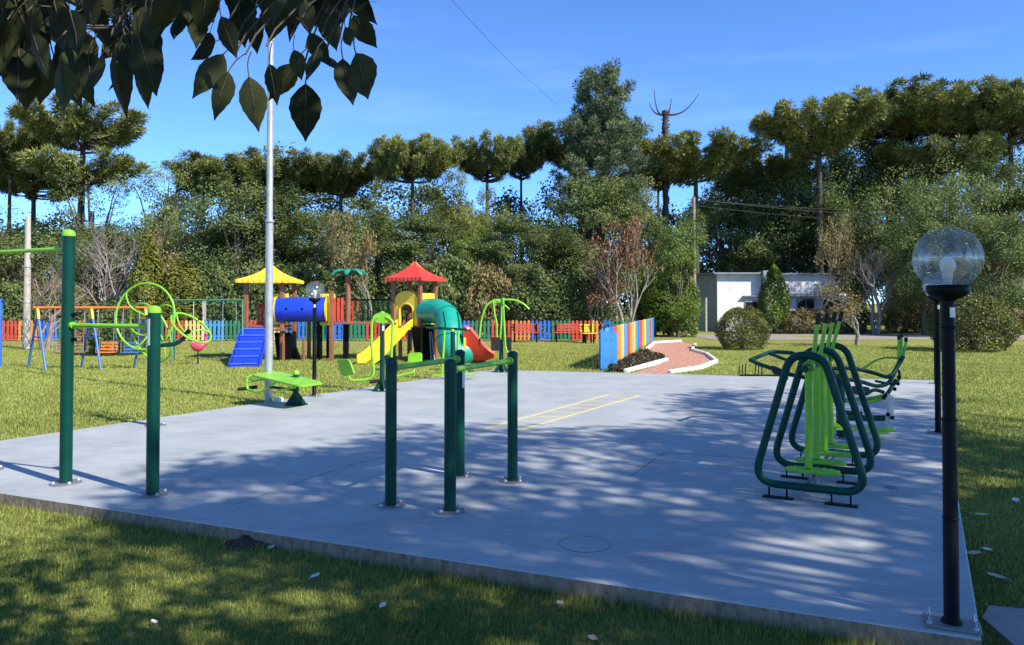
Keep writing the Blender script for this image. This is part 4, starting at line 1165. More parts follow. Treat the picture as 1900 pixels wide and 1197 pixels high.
for pts in ([(1540, 684), (1585, 683), (1622, 692), (1648, 701), (1660, 690), (1676, 662)], [(1545, 700), (1598, 708), (1628, 718), (1650, 712), (1660, 690), (1672, 665)]):
    b = MB(); b.tube(fillet([L(x, y, D - .1 + .05 * i) for i, (x, y) in enumerate(pts)], .12), .024, 9); b.build('seat_loop', M['dgreen'], t)
b = MB(); b.tube(fillet([L(1668, 688, D + .3), L(1670, 705, D + .2), L(1655, 714, D + .1), L(1625, 707, D)], .1), .016, 8); b.build('foot_hoop', M['dgreen'], t)
b = MB(); b.tube(fillet([L(1608, 731, D - .1), L(1622, 722, D - .1), L(1640, 728, D - .1)], .06), .022, 8); b.build('seat_hoop', M['dgreen'], t)
b = MB(); b.tube(fillet([L(1596, 688, D + .4), L(1625, 668, D + .4), L(1645, 663, D + .35), L(1668, 665, D + .3)], .1), .013, 8); b.build('pull_rod', M['lgreen'], t)
for x0, x1, yt in ((1667, 1668, 630), (1672, 1673, 626), (1676, 1681, 634)):
    b = MB(); b.tube([L(x0, 664, D + .25), L(x1, yt, D + .3)], .017, 8); o = b.build('handle', M['lgreen'], t)
    b = MB(); b.tube([L(x1, yt, D + .3), L(x1, yt - 8, D + .3)], .021, 8); b.build('grip', M['rubber'], o)
# curved grey link plate with bolts
c0, outl = None, [(1648, 731), (1658, 737), (1659, 760), (1654, 778), (1648, 786), (1650, 794), (1643, 792), (1639, 782), (1646, 762), (1645, 745), (1640, 737)]
b = MB(); P = [L(x, y, D - .15) for x, y in outl]; n = len(P)
b.add([p + Vector((0, -.008, 0)) for p in P] + [p + Vector((0, .008, 0)) for p in P], [tuple(range(n)), tuple(range(2*n-1, n-1, -1))] + [(i, n+i, n+(i+1) % n, (i+1) % n) for i in range(n)])
lk = b.build('link_plate', M['steel'], t)
for x, y in ((1643, 734), (1648, 769), (1656, 775), (1655, 796), (1640, 738)):
    b = MB(); b.tube([L(x, y, D - .2), L(x, y, D - .1)], .022, 9); b.build('bolt', M['black'], lk)
b = MB(); b.tube([L(1604, 748, D - .05), L(1642, 738, D - .15)], .02, 8); b.build('rod', M['lgreen'], t)
b = MB(); b.tube([L(1604, 742, D), L(1640, 734, D - .12)], .02, 8); b.build('rod', M['lgreen'], t)
b = MB(); b.tube([L(1560, 775, D - .02), L(1642, 776, D - .14)], .034, 10); b.build('lower_beam', M['dgreen'], t)
b = MB(); b.box((L(1545, 795, D - .15) + L(1656, 797, D - .2)) / 2, (.72, .06, .035), -.05, .008); b.build('foot_rail', M['lgreen'], t)
b = MB(); b.box(L(1548, 788, D - .12), (.09, .28, .03), -.2, .008); b.build('foot_board', M['lgreen'], t)
b = MB(); b.tube([L(1545, 744, D + .1), L(1606, 740, D - .05)], .022, 8); b.build('rod', M['lgreen'], t)
b = MB(); b.tube([L(1552, 764, D + .1), L(1600, 768, D)], .026, 8); b.build('lower_beam', M['dgreen'], t)
b = MB(); panel(b, [L(1575, 727, D - .1), L(1612, 731, D - .1), L(1614, 722, D + .25), L(1580, 719, D + .25)], .05, .25); b.build('seat', M['rubber'], t)
b = MB(); b.tube(fillet([L(1640, 738, D - .1), L(1650, 726, D - .05), L(1662, 706, D + .1)], .05), .024, 8); b.build('lever', M['dgreen'], t)
for x_, y_ in ((1666, 712), (1660, 722), (1668, 700)):
    b = MB(); b.tube([L(x_, y_, D - .02), L(x_, y_, D + .08)], .024, 9); b.build('bolt', M['black'], t)
b = MB(); b.box(L(1632, 803, D - .25), (.2, .12, .02), -.1, .006); b.build('foot_board', M['lgreen'], t)

# peg rack
base = G(1405, 698)
t = thing('peg_rack', 'low black rack with upright pegs at the far pad edge', 'rack', base)
b = MB(); b.box((.1, 0, .02), (.95, .08, .03), -.03, .005); b.build('base_bar', M['black'], t)
for x, h in ((1371, .24), (1377, .26), (1383, .27), (1401, .25), (1407, .26), (1413, .24)):
    b = MB(); b.tube([((x - 1405) / F * base.y, 0, .03), ((x - 1404) / F * base.y, 0, h)], .012, 6); b.build('peg', M['black'], t)

# ------------------------------------------------------------------ globe lamps
def lamp(px, py, label, z=0.0, rz=0.0, dz=0.0):
    t = thing('globe_lamp', label, 'lamp', G(px, py, z), rz, 'globe lamps round the pad')
    b = MB(); b.box((0, 0, .008), (.25, .17, .014), 0, .004); b.build('base_plate', M['plate'], t)
    for x in (-.1, .1):
        for y in (-.06, .06):
            b = MB(); b.lathe([(.013, .014), (.013, .024), (.006, .026), (.006, .05), (0, .052)], (x, y, 0), 7); b.build('anchor_bolt', M['steel'], t)
    b = MB(); b.lathe([(.05, .015), (.046, .03), (.036, .036), (.035, .53), (.034, .535), (.033, 1.02), (.031, 1.025), (.030, 1.63)], (0, 0, 0), 18); po = b.build('post', M['black'], t)
    for z_ in (.53, 1.02, 1.48):
        b = MB(); b.lathe([(.032, z_ - .006), (.038, z_ - .003), (.038, z_ + .003), (.032, z_ + .006)], (0, 0, 0), 18); b.build('joint_ring', M['black'], po)
    b = MB(); b.lathe([(.033, 1.612), (.045, 1.62), (.085, 1.64), (.097, 1.655), (.098, 1.69), (.088, 1.692), (.0, 1.692)], (0, 0, 0), 24); b.build('collar', M['black'], t)
    R_ = .160; c = 1.826; pr = []
    for i in range(25):
        a = math.radians(-58 + 148 * i / 24); pr.append((max(0.0, R_ * math.cos(a)), c + R_ * math.sin(a)))
    b = MB(); b.lathe(pr, (0, 0, 0), 40); b.build('globe', M['globe'], t)
    b = MB(); b.lathe([(.02, 1.69), (.02, 1.72), (.024, 1.725), (.024, 1.75)], (0, 0, 0), 12); b.build('bulb_socket', M['white'], t)
    b = MB(); b.lathe([(.022, 1.745), (.034, 1.77), (.037, 1.795), (.03, 1.82), (.015, 1.832), (0, 1.834)], (0, 0, 0), 14); b.build('bulb', M['bulb'], t)
    sticker(t, (0, 0, 0), .031, 1.53, 1.58, -.9, 1.0)
lamp(1766, 1160, 'nearest black globe lamp at the front right corner of the pad', 0, UZ)
lamp(1741, 804, 'middle lamp on the right pad edge, just behind the nearest one', 0, UZ)
lamp(1737, 712, 'farthest lamp on the right pad edge, hidden behind two posts', 0, UZ)
lamp(583, 735, 'small black globe lamp in front of the blue crawl tube', 0, UZ)

# flagpole
base = G(498, 747, -.03)
t = thing('flagpole', 'tall galvanised steel pole rising past the hanging leaves', 'flagpole', base)
b = MB(); b.lathe([(.064, -.1), (.063, 1.1), (.060, 3.0)], (0, 0, 0), 18); b.build('lower_tube', M['steel'], t)
b = MB(); b.lathe([(.060, 2.99), (.052, 3.03), (.047, 6.0)], (0, 0, 0), 18); b.build('upper_tube', M['steel'], t)
b = MB(); b.lathe([(.052, 5.99), (.042, 6.03), (.036, 8.6), (0, 8.62)], (0, 0, 0), 16); b.build('top_tube', M['steel'], t)
b = MB(); b.lathe([(.0, 8.6), (.06, 8.64), (.075, 8.7), (.05, 8.76), (0, 8.78)], (0, 0, 0), 12); b.build('finial', M['steel'], t)
for z in (2.98, 6.0):
    b = MB(); b.lathe([(.066 if z < 3 else .052, z-.02), (.075 if z < 3 else .06, z-.015), (.075 if z < 3 else .06, z+.015), (.06 if z < 3 else .045, z+.03)], (0, 0, 0), 18); b.build('weld_ring', M['steel'], t)
b = MB(); b.box((.18, -.05, .04), (.16, .12, .1), .3, .02); b.build('foot_block', M['white'], t)
M['blue_highlight'] = mat('blue step highlight', (.05, .13, .62), .45, var=.1)  # lighter blue that stands in for highlights on the stairs
# ------------------------------------------------------------------ playground
PD = 22.0; gl = -.05
t = thing('play_structure', 'play structure of two roofed towers joined by a bridge, with slides and blue tube', 'play structure', (W(620, 563, PD).x, PD, gl))
L = local(t); S = F / PD
def X(px): return (px - 620) / S
def Zp(py): return W(620, py, PD).z - gl
def pyramid(mbx, c, half, z0, z1, rot, lip=.09, n=10):
    """concave ribbed pagoda roof"""
    rings = []; R_ = Matrix.Rotation(rot, 3, 'Z'); c = Vector(c)
    for i in range(9):
        u = i / 8; s = half * ((1 - u) ** 1.0 * .48 + (1 - u) ** 2.6 * .52) + .03; z = z0 + lip + (z1 - z0 - lip) * u
        ring = []
        for sd in range(4):
            for k in range(n * 2):
                f = -1 + 2 * k / (n * 2); off = .016 * (k % 2) * (1 - u * .7)
                p = Vector((f * s, -(s + off), 0)); p.rotate(Matrix.Rotation(sd * math.pi / 2, 3, 'Z')); ring.append(c + R_ @ p + Vector((0, 0, z)))
        rings.append(ring)
    m_ = len(rings[0]); low = [p + Vector((0, 0, -lip)) for p in rings[0]]; rings.insert(0, low)
    vs = [p for r in rings for p in r]; fs = [(a*m_+i, a*m_+(i+1) % m_, (a+1)*m_+(i+1) % m_, (a+1)*m_+i) for a in range(len(rings)-1) for i in range(m_)]
    fs.append(tuple(range(m_ - 1, -1, -1))); fs.append(tuple((len(rings)-1)*m_ + i for i in range(m_)))
    mbx.add(vs, fs)
def ppost(x, y, h, r=.06, m='brown', nm='post', cap=True):
    b = MB(); b.box((x, y, h / 2), (r * 2, r * 2, h), 0, .015); o = b.build(nm, M[m], t)
    return o
DECK = Zp(606)
# yellow roofed tower
yx0, yx1 = X(457), X(524); yd = 1.05
for x, y in ((yx0, 0), (yx1, 0), (yx0 + .25, yd), (yx1 + .05, yd)): ppost(x, y, Zp(524))
b = MB(); pyramid(b, ((yx0 + yx1) / 2 + .02, yd / 2, 0), .76, Zp(525), Zp(489), .06); b.build('yellow_roof', M['yellow'], t)
b = MB(); b.box(((yx0 + yx1) / 2, yd / 2, DECK), (yx1 - yx0 + .05, yd, .07), 0, .01); b.build('deck', M['brown'], t)
b = MB(); b.box((X(516), .07, (Zp(545) + Zp(604)) / 2), (.56, .05, Zp(545) - Zp(604)), 0, .02); b.build('yellow_panel', M['yellow'], t)
# red board sides of the left tower
for i in range(5):
    b = MB(); b.box((X(468) + i * .085, .55 + i * .07, (Zp(562) + Zp(606)) / 2), (.07, .03, Zp(562) - Zp(606)), .5, .008); b.build('baluster', M['red'], t)
for z in (Zp(566), Zp(600)):
    b = MB(); b.box((X(468) + .17, .72, z), (.46, .03, .06), .65); b.build('rail', M['red'], t)
# blue stair ramp: solid stepped flight
bx0, bz1 = X(477), DECK + .02
nst = 6; p_top, p_bot = Vector((X(477), -.08, DECK)), Vector((W(452, 687, 19.6).x - t.location.x, 19.6 - PD, 0))
dv = p_bot - p_top; ang = math.atan2(dv.x, -dv.y)
side_ = Vector((math.cos(ang), math.sin(ang), 0)) * .33
b = MB()
for i in range(nst):
    a0, a1 = p_top + dv * (i / nst), p_top + dv * ((i + 1) / nst)
    zt = p_top.z * (1 - i / nst) - .04; zb = p_top.z * (1 - (i + 1) / nst) - .04
    q0, q1 = Vector((a0.x, a0.y, 0)), Vector((a1.x, a1.y, 0))
    th = .1
    vs = [q0 - side_ + Vector((0, 0, zt)), q0 + side_ + Vector((0, 0, zt)), q1 + side_ + Vector((0, 0, zt - .02)), q1 - side_ + Vector((0, 0, zt - .02)),
          q1 + side_ + Vector((0, 0, zb)), q1 - side_ + Vector((0, 0, zb)), q0 - side_ + Vector((0, 0, zt - .16)), q0 + side_ + Vector((0, 0, zt - .16)), q1 + side_ + Vector((0, 0, zb - .16)), q1 - side_ + Vector((0, 0, zb - .16))]
    m1 = MB(); m1.add(vs, [(0, 1, 2, 3), (3, 2, 4, 5), (1, 7, 8, 4, 2), (0, 3, 5, 9, 6), (6, 9, 8, 7)]); stp = m1.build('blue_step', M['blue'], t)
    m1 = MB(); e0, e1 = q1 - side_ * .97 + Vector((0, 0, zt - .012)), q1 + side_ * .97 + Vector((0, 0, zt - .012)); m1.tube([e0, e1], .022, 6); m1.build('edge_highlight', M['blue_highlight'], stp)  # added lighter strip paints a highlight along the step edge
for s in (-1, 1):
    m1 = MB(); a0, a1 = p_top + side_ * s * 1.06 + Vector((0, 0, .02)), p_bot + side_ * s * 1.06 + Vector((0, 0, .06))
    m1.add([a0 + Vector((0, 0, -.16)), a1 + Vector((0, 0, -.14)), a1, a0], [(0, 1, 2, 3)]); 
    d_ = side_.normalized() * .04 * s
    m1.add([a0 + d_ + Vector((0, 0, -.16)), a1 + d_ + Vector((0, 0, -.14)), a1 + d_, a0 + d_], [(0, 1, 2, 3)]); m1.add([a0, a1, a1 + d_, a0 + d_], [(0, 1, 2, 3)])
    m1.build('stair_side', M['blue'], t)
# black wedge board and short posts under the tube
m1 = MB(); m1.add([(X(505), .2, Zp(618)), (X(535), .2, Zp(618)), (X(557), .15, 0), (X(512), .15, 0), (X(505), .3, Zp(618)), (X(535), .3, Zp(618)), (X(557), .25, 0), (X(512), .25, 0)],
       [(0, 1, 2, 3), (7, 6, 5, 4), (0, 3, 7, 4), (1, 5, 6, 2), (0, 4, 5, 1)]); m1.build('climbing_board', M['black'], t)
m1 = MB(); m1.box((X(521), .1, Zp(612)), (.35, .9, .05)); m1.build('deck', M['brown'], t)
ppost(X(528), -.1, Zp(632), .04); ppost(X(566), -.1, Zp(626), .04)
# blue crawl tube
zt = (Zp(551) + Zp(598)) / 2; rt = (Zp(551) - Zp(598)) / 2
m1 = MB(); P = [(X(512), .1, zt), (X(516), .1, zt), (X(530), .1, zt), (X(560), .1, zt), (X(590), .1, zt), (X(604), .1, zt), (X(608), .1, zt)]
m1.tube(P, [rt * .94, rt, rt * .99, rt * .985, rt * .99, rt, rt * .94], 28, caps=False)
tb = m1.build('crawl_tube', M['blue'], t)
for x in (X(536), X(565), X(590)):
    m1 = MB(); m1.tube([(x, .1 - rt * .94, zt + .02), (x, .1 - rt * 1.005, zt + .02)], .035, 12); m1.build('port_hole', M['black'], tb)
for x in (X(513), X(607)):
    m1 = MB(); m1.tube([(x - .015, .1, zt), (x + .015, .1, zt)], rt * 1.06, 28); m1.build('tube_flange', M['yellow'], tb)
m1 = MB(); m1.box((X(604), .22, (Zp(545) + Zp(604)) / 2), (.44, .05, Zp(545) - Zp(604)), 0, .02); m1.build('yellow_panel', M['yellow'], t)
for x, y, h in ((X(616), -.05, Zp(540)), (X(597), .9, Zp(598)), (X(586), .45, Zp(598))): ppost(x, y, h, .06 if y < 0 else .07, 'brown' if y < 0 else 'black')
ppost(X(560), .8, Zp(596), .05)
# bridge and red railing
m1 = MB(); m1.box((X(676), .5, Zp(600)), (X(735) - X(618), .95, .06), 0, .01); m1.build('bridge_deck', M['brown'], t)
for i in range(12):
    m1 = MB(); m1.box((X(622) + i * .15, .99, (Zp(557) + Zp(600)) / 2), (.035, .035, Zp(557) - Zp(600))); m1.build('baluster', M['red'] if i < 4 else M['dgreen'], t)
m1 = MB(); m1.box((X(676), .99, Zp(556)), (X(735) - X(618), .05, .05)); m1.build('rail', M['black'], t)
for i in range(3):
    m1 = MB(); m1.box((X(619) + i * .11, .1, (Zp(553) + Zp(596)) / 2), (.08, .03, Zp(553) - Zp(596)), .2, .008); m1.build('baluster', M['red'], t)
ppost(X(636), .45, Zp(602), .075, 'black')
# toy palm
m1 = MB(); m1.tube([(X(637), .6, Zp(602)), (X(638), .6, Zp(512))], [.085, .075], 10); m1.build('palm_trunk', M['brown'], t)
for k in range(7):
    a = k / 7 * 6.283 + .3; o = Vector((math.cos(a), math.sin(a) * .9, 0)); c = Vector((X(638), .6, Zp(508))); sd = Vector((-o.y, o.x, 0))
    mid = [(0, 0, .05), (.22, .17, .11), (.42, .14, .11), (.56, 0.02, .03)]
    vs = []
    for d, h, w in mid:
        p = c + o * d + Vector((0, 0, h)); vs += [p - sd * w + Vector((0, 0, -.03)), p, p + sd * w + Vector((0, 0, -.03))]
    vs2 = [v + Vector((0, 0, -.025)) for v in vs]
    m1 = MB(); fs = []
    for i in range(3):
        for j in range(2): fs.append((i*3+j, i*3+j+1, (i+1)*3+j+1, (i+1)*3+j)); fs.append((12+(i+1)*3+j, 12+(i+1)*3+j+1, 12+i*3+j+1, 12+i*3+j))
        fs += [(i*3, (i+1)*3, 12+(i+1)*3, 12+i*3), (12+i*3+2, 12+(i+1)*3+2, (i+1)*3+2, i*3+2)]
    fs += [(0, 12, 13, 1), (1, 13, 14, 2), (9, 10, 22, 21), (10, 11, 23, 22)]
    m1.add(vs + vs2, fs); m1.build('palm_leaf', M['palm'], t)
# red roofed tower, turned so that its slide points to the camera's left
th = math.radians(-24); s2 = .44; ctr = Vector((X(765), .55, 0)); Rz = Matrix.Rotation(th, 3, 'Z')
def TR(x, y, z=0): return ctr + Rz @ Vector((x, y, 0)) + Vector((0, 0, z))
for x, y in ((-s2, -s2), (s2, -s2), (s2, s2), (-s2, s2)):
    p = TR(x, y); m1 = MB(); m1.box((p.x, p.y, Zp(520) / 2), (.115, .115, Zp(520)), th, .015); m1.build('post', M['brown'], t)
m1 = MB(); pyramid(m1, ctr, .62, Zp(521), Zp(484), th + .0); m1.build('red_roof', M['red'], t)
m1 = MB(); p = TR(0, 0, DECK); m1.box(p, (s2 * 2, s2 * 2, .07), th, .01); m1.build('deck', M['brown'], t)
# arched front panel with a real opening
zb, zt_ = DECK + .03, Zp(540); hw = s2 - .06; ow = .2; oh = .32
Rf = Rz @ Matrix.Rotation(math.pi / 2, 3, 'X')
for sgn in (-1, 1):
    m1 = MB(); pl_ = [(sgn * ow, 0), (sgn * hw, 0), (sgn * hw, zt_ - zb - .18)]
    for i in range(7): a = math.pi / 2 * i / 6; pl_.append((sgn * (ow + (hw - ow) * .8 - (ow + (hw - ow) * .8) * (1 - math.cos(a))), zt_ - zb - .18 + .18 * math.sin(a)))
    for i in range(7): a = math.pi / 2 * (6 - i) / 6; pl_.append((sgn * ow * math.cos(a), .42 + oh * .55 * math.sin(a)))
    if sgn < 0: pl_ = pl_[::-1]
    m1.prism(pl_, -.03, .03, Rf, TR(0, -s2, zb)); m1.build('arch_panel', M['yellow'], t)
    m1 = MB(); ring = [TR(sgn * (ow + .03) * math.cos(a), -s2 - .035, zb + .42 + (oh * .55 + .03) * math.sin(a)) for a in [math.pi / 2 * i / 8 for i in range(9)]]
    m1.tube([TR(sgn * (ow + .03), -s2 - .035, zb)] + ring, .022, 8); m1.build('arch_rim', M['yellow'], t)
p = TR(s2, 0, (zb + Zp(544)) / 2); m1 = MB(); m1.box(p, (.05, s2 * 2 - .12, Zp(544) - zb), th, .02); m1.build('yellow_panel', M['yellow'], t)
p = TR(-.1, s2, (zb + Zp(560)) / 2); m1 = MB(); m1.box(p, (s2 * 1.2, .04, Zp(560) - zb), th, .01); m1.build('yellow_panel', M['yellow'], t)
# yellow slide
d_ = Rz @ Vector((-.12, -1, 0)); sp = TR(-.02, -s2 - .02, DECK + .02); ep = sp + d_ * 1.75; ep.z = .06
sd = Vector((-d_.y, d_.x, 0)).normalized() * .24
pts = bez(sp, sp + d_ * .35 + Vector((0, 0, -.08)), ep - d_ * .55 + Vector((0, 0, .12)), ep, 12)
prof = [(-1.12, .2), (-1.0, .2), (-.94, 0), (.94, 0), (1.0, .2), (1.12, .2), (1.12, -.05), (-1.12, -.05)]
m1 = MB(); vs = []; k = len(prof)
for p in pts:
    for a, z in prof: vs.append(p + sd * a + Vector((0, 0, z)))
fs = [(i*k+j, i*k+(j+1) % k, (i+1)*k+(j+1) % k, (i+1)*k+j) for i in range(12) for j in range(k)] + [tuple(range(k)), tuple(12*k+j for j in range(k-1, -1, -1))]
m1.add(vs, fs); m1.build('yellow_slide', M['yellow'], t)
# dark wedge and post below
m1 = MB(); m1.add([L(762, 607, 21.6), L(782, 607, 21.5), L(780, 668, 21.7), L(771, 668, 21.8), L(762, 607, 21.8), L(782, 607, 21.8), L(780, 668, 21.9), L(771, 668, 22.0)], [(0, 3, 2, 1), (4, 5, 6, 7), (0, 4, 7, 3), (1, 2, 6, 5), (0, 1, 5, 4)]); m1.build('side_board', M['black'], t)
m1 = MB(); m1.box(L(793, 636, 22.3), (.4, .1, 1.05), th, .02); m1.build('side_board', M['black'], t)
for a_, c_ in (((797, 616), (800, 668)), ((800, 616), (806, 668))):
    m1 = MB(); m1.tube([L(*a_, 22.1), L(*c_, 22.0)], .02, 8); m1.build('tube_leg', M['steel'], t)
# teal tube slide
P = [L(788, 577, 22.2), L(803, 577, 22.0), L(818, 580, 21.75), L(830, 592, 21.4), L(834, 612, 21.05), L(834, 632, 20.85), L(838, 648, 20.8), L(850, 655, 20.85), L(866, 652, 21.0)]
Pq = []
for i in range(len(P) - 1):
    a_ = P[max(i-1, 0)]; b0, b1 = P[i], P[i+1]; c_ = P[min(i+2, len(P)-1)]
    for k in range(5):
        u = k / 5; Pq.append(.5 * ((2*b0) + (b1-a_)*u + (2*a_-5*b0+4*b1-c_)*u*u + (3*b0-a_-3*b1+c_)*u**3))
Pq.append(P[-1])
m1 = MB(); m1.tube(Pq, .355, 26, caps=False); tt = m1.build('tube_slide', M['teal'], t)
for i in (14, 24, 34):
    m1 = MB(); d3 = (Pq[i+1] - Pq[i-1]).normalized() * .025; m1.tube([Pq[i] - d3, Pq[i] + d3], .38, 26, caps=False); m1.build('tube_flange', M['teal'], tt)
# red open chute at its mouth
m1 = MB(); vs = []; n = 14
rows = [(862, 606, 668), (874, 611, 670), (886, 626, 671), (898, 641, 670), (908, 650, 667), (917, 656, 664)]
for px_, tp, bt in rows:
    zt_2, zb_2 = L(px_, tp, 21.0).z, L(px_, bt, 21.0).z; xx = L(px_, bt, 21.0).x; yc = 21.0 - PD
    for i in range(n + 1):
        a = math.pi * i / n; cz_ = zb_2 + (zt_2 - zb_2) * (abs(math.cos(a)) ** 2.2)
        vs.append(Vector((xx, yc + .42 * math.copysign(abs(math.cos(a)) ** .55, math.cos(a)), cz_)))
vs2 = [Vector((v.x, yc + (v.y - yc) * .93, v.z + .03)) for v in vs]
fs = []
for i in range(len(rows) - 1):
    for j in range(n):
        q4 = (i*(n+1)+j, i*(n+1)+j+1, (i+1)*(n+1)+j+1, (i+1)*(n+1)+j); fs.append(q4); fs.append(tuple(len(vs) + z for z in q4[::-1]))
    for j in (0, n): q4 = (i*(n+1)+j, (i+1)*(n+1)+j, len(vs)+(i+1)*(n+1)+j, len(vs)+i*(n+1)+j); fs.append(q4)
m1.add(vs + vs2, fs, True); m1.build('red_chute', M['red'], t)
m1 = MB(); m1.tube([L(862, 640, 21.0), L(866, 640, 21.0)], .44, 24); m1.build('chute_ring', M['yellow'], t)
m1 = MB(); m1.box(L(884, 664, 21.1), (.5, .3, .2), 0, .03); m1.build('chute_foot', M['red'], t)
ppost(X(742), .1, Zp(604), .05)

# ------------------------------------------------------------------ swings
def aframe(t, x, h, half, m, r=.03, z0=0):
    for s in (-1, 1):
        b = MB(); b.tube([(x - .06 * s, half * s * -1, z0), (x, 0, h)], r, 8); b.build('leg', M[m], t)
SD = 19.4
t = thing('swing_set', 'low swing frame with blue legs and orange beam behind the pull-up bars', 'swing set', (W(70, 563, SD).x, SD, -.05)); S2 = F / SD
bl = 200 / S2; hb = W(70, 571, SD).z + .05
b = MB(); b.tube([(-.1, 0, hb), (bl + .1, 0, hb)], .032, 10); b.build('beam', M['orange'], t)
for x in (0, bl / 2, bl):
    for s in (-1, 1):
        b = MB(); b.tube([(x + .48 * s, -.42 * s, 0), (x + .07 * s, -.06 * s, hb - .28)], .03, 8); lg = b.build('leg', M['swing_blue'], t)
        b = MB(); b.tube([(x + .07 * s, -.06 * s, hb - .28), (x, 0, hb - .02)], .034, 8); b.build('socket', M['yellow'], lg)
    b = MB(); b.tube([(x - .24, .21, hb * .52), (x + .24, -.21, hb * .52)], .018, 7); b.build('brace', M['swing_blue'], t)
def swing_seat(t, x, hb, m, label=None, bench=.42, D_=SD):
    s = thing('hanging_swing', label, 'swing', Vector(t.location) + Vector((x, 0, .42)), .08)
    for dx in (-bench / 2, bench / 2):
        for dy in (-.1, .12):
            b = MB(); b.tube([(dx, dy, 0.02), (dx * .95, 0, hb - .45)], .006, 5); b.build('chain', M['steel'], s)
    for k in range(4):
        b = MB(); b.box((0, -.12 + k * .075, 0), (bench, .055, .02), 0, .004); b.build('slat', M[m], s)
    for k in range(3):
        b = MB(); b.box((0, .16 + k * .012, .07 + k * .08), (bench, .018, .055), 0, .004); b.build('slat', M[m], s)
swing_seat(t, bl * .30, hb, 'wood', 'wide brown bench swing behind the tall pull-up post', .75)
swing_seat(t, bl * .64, hb, 'orange', 'orange slatted swing seat hanging from the orange beam')
swing_seat(t, bl * .87, hb, 'swing_blue', 'blue slatted swing seat at the right end of the orange beam')
SD = 21.5
t = thing('swing_set', 'thin green swing frame between the exercise wheels and the blue stairs', 'swing set', (W(322, 563, SD).x, SD, -.05)); S2 = F / SD
bl = 128 / S2; hb = W(400, 557, SD).z + .05
b = MB(); b.tube([(-.05, 0, hb), (bl + .05, 0, hb)], .026, 8); b.build('beam', M['fence_green'], t)
for x in (0, bl):
    for s in (-1, 1):
        b = MB(); b.tube([(x + .2 * s, -.55 * s, 0), (x, 0, hb)], .024, 8); b.build('leg', M['fence_green'], t)
s = thing('strap_swing', 'black strap swing seat hanging on chains left of the blue stairs', 'swing', (W(426, 563, SD).x, SD, W(426, 655, SD).z))
for dx in (-.2, .2):
    b = MB(); b.tube([(dx, 0, .02), (dx * .9, 0, hb - s.location.z - .06)], .008, 5); b.build('chain', M['steel'], s)
b = MB(); vs = []
for i in range(9):
    x = -.2 + .05 * i; z = -.07 * (1 - (x / .2) ** 2); vs += [(x, -.09, z), (x, .09, z), (x, .09, z + .018), (x, -.09, z + .018)]
b.add(vs, [(4*i+j, 4*i+(j+1) % 4, 4*(i+1)+(j+1) % 4, 4*(i+1)+j) for i in range(8) for j in range(4)], True); b.build('strap', M['rubber'], s)
s = thing('strap_swing', 'empty pair of pale chains hanging from the thin green swing frame', 'swing', (W(368, 563, SD).x, SD, W(368, 640, SD).z))
for dx in (-.14, .14):
    b = MB(); b.tube([(dx, 0, .02), (dx * .9, 0, hb - s.location.z - .06)], .008, 5); b.build('chain', M['white'], s)
b = MB(); b.box((0, 0, .01), (.34, .16, .025), 0, .006); b.build('seat', M['fence_yellow'], s)
# blue upright at the left edge
SD = 19.6
t = thing('blue_post', 'blue painted play post cut off by the left edge', 'post', (W(-1, 563, SD).x, SD, -.05))
b = MB(); b.box((0, 0, .85), (.11, .11, 1.7), .1, .012); b.build('shaft', M['fence_blue'], t)
b = MB(); b.lathe([(.08, 1.7), (.08, 1.73), (.04, 1.77), (0, 1.78)], (0, 0, 0), 10); b.build('cap', M['blue'], t)
b = MB(); b.tube([(0, 0, 1.55), (-.9, .1, 1.55)], .03, 8); b.build('bar', M['fence_blue'], t)
# pink bird rider on a spring stem
SD = 20.6
t = thing('bird_rider', 'pink bird shaped rider on a thin stem left of the blue stairs', 'spring rider', (W(368, 563, SD).x, SD, -.05), .1)
z0 = W(368, 644, SD).z + .05
b = MB(); prof = [(-.20, .02), (-.18, .07), (-.1, .13), (0, .15), (.1, .125), (.17, .07), (.2, .01)]
vs = []; fs = []; n = 12
for x, r in prof:
    for k in range(n): a = 2*math.pi*k/n; vs.append((x, r * .7 * math.cos(a), z0 + r * .85 * math.sin(a) + .06 * (x / .2) ** 2))
for i in range(6):
    for k in range(n): fs.append((i*n+k, i*n+(k+1) % n, (i+1)*n+(k+1) % n, (i+1)*n+k))
fs += [tuple(range(n-1, -1, -1)), tuple(6*n+k for k in range(n))]
b.add(vs, fs, True); b.build('body', M['pink'], t)
b = MB(); b.tube(bez((.17, 0, z0 + .07), (.3, 0, z0 + .1), (.12, 0, z0 + .22), (.2, 0, z0 + .32), 8), [.05, .045, .04, .036, .034, .033, .033, .034, .036], 8)
b.lathe([(0, -.06), (.045, -.03), (.05, .01), (.03, .05), (0, .06)], (.215, 0, z0 + .34), 10); b.build('neck', M['pink'], t)
b = MB(); b.tube([(.25, 0, z0 + .34), (.33, 0, z0 + .30)], [.025, .008], 8); b.build('beak', M['black'], t)
b = MB(); b.tube([(0, 0, 0), (0, 0, z0 - .12)], .022, 8); b.build('stem', M['dgreen'], t)
b = MB(); b.lathe([(0, .03), (.14, .03), (.15, .0)], (0, 0, 0), 14, smooth=False); b.build('base', M['plate'], t)

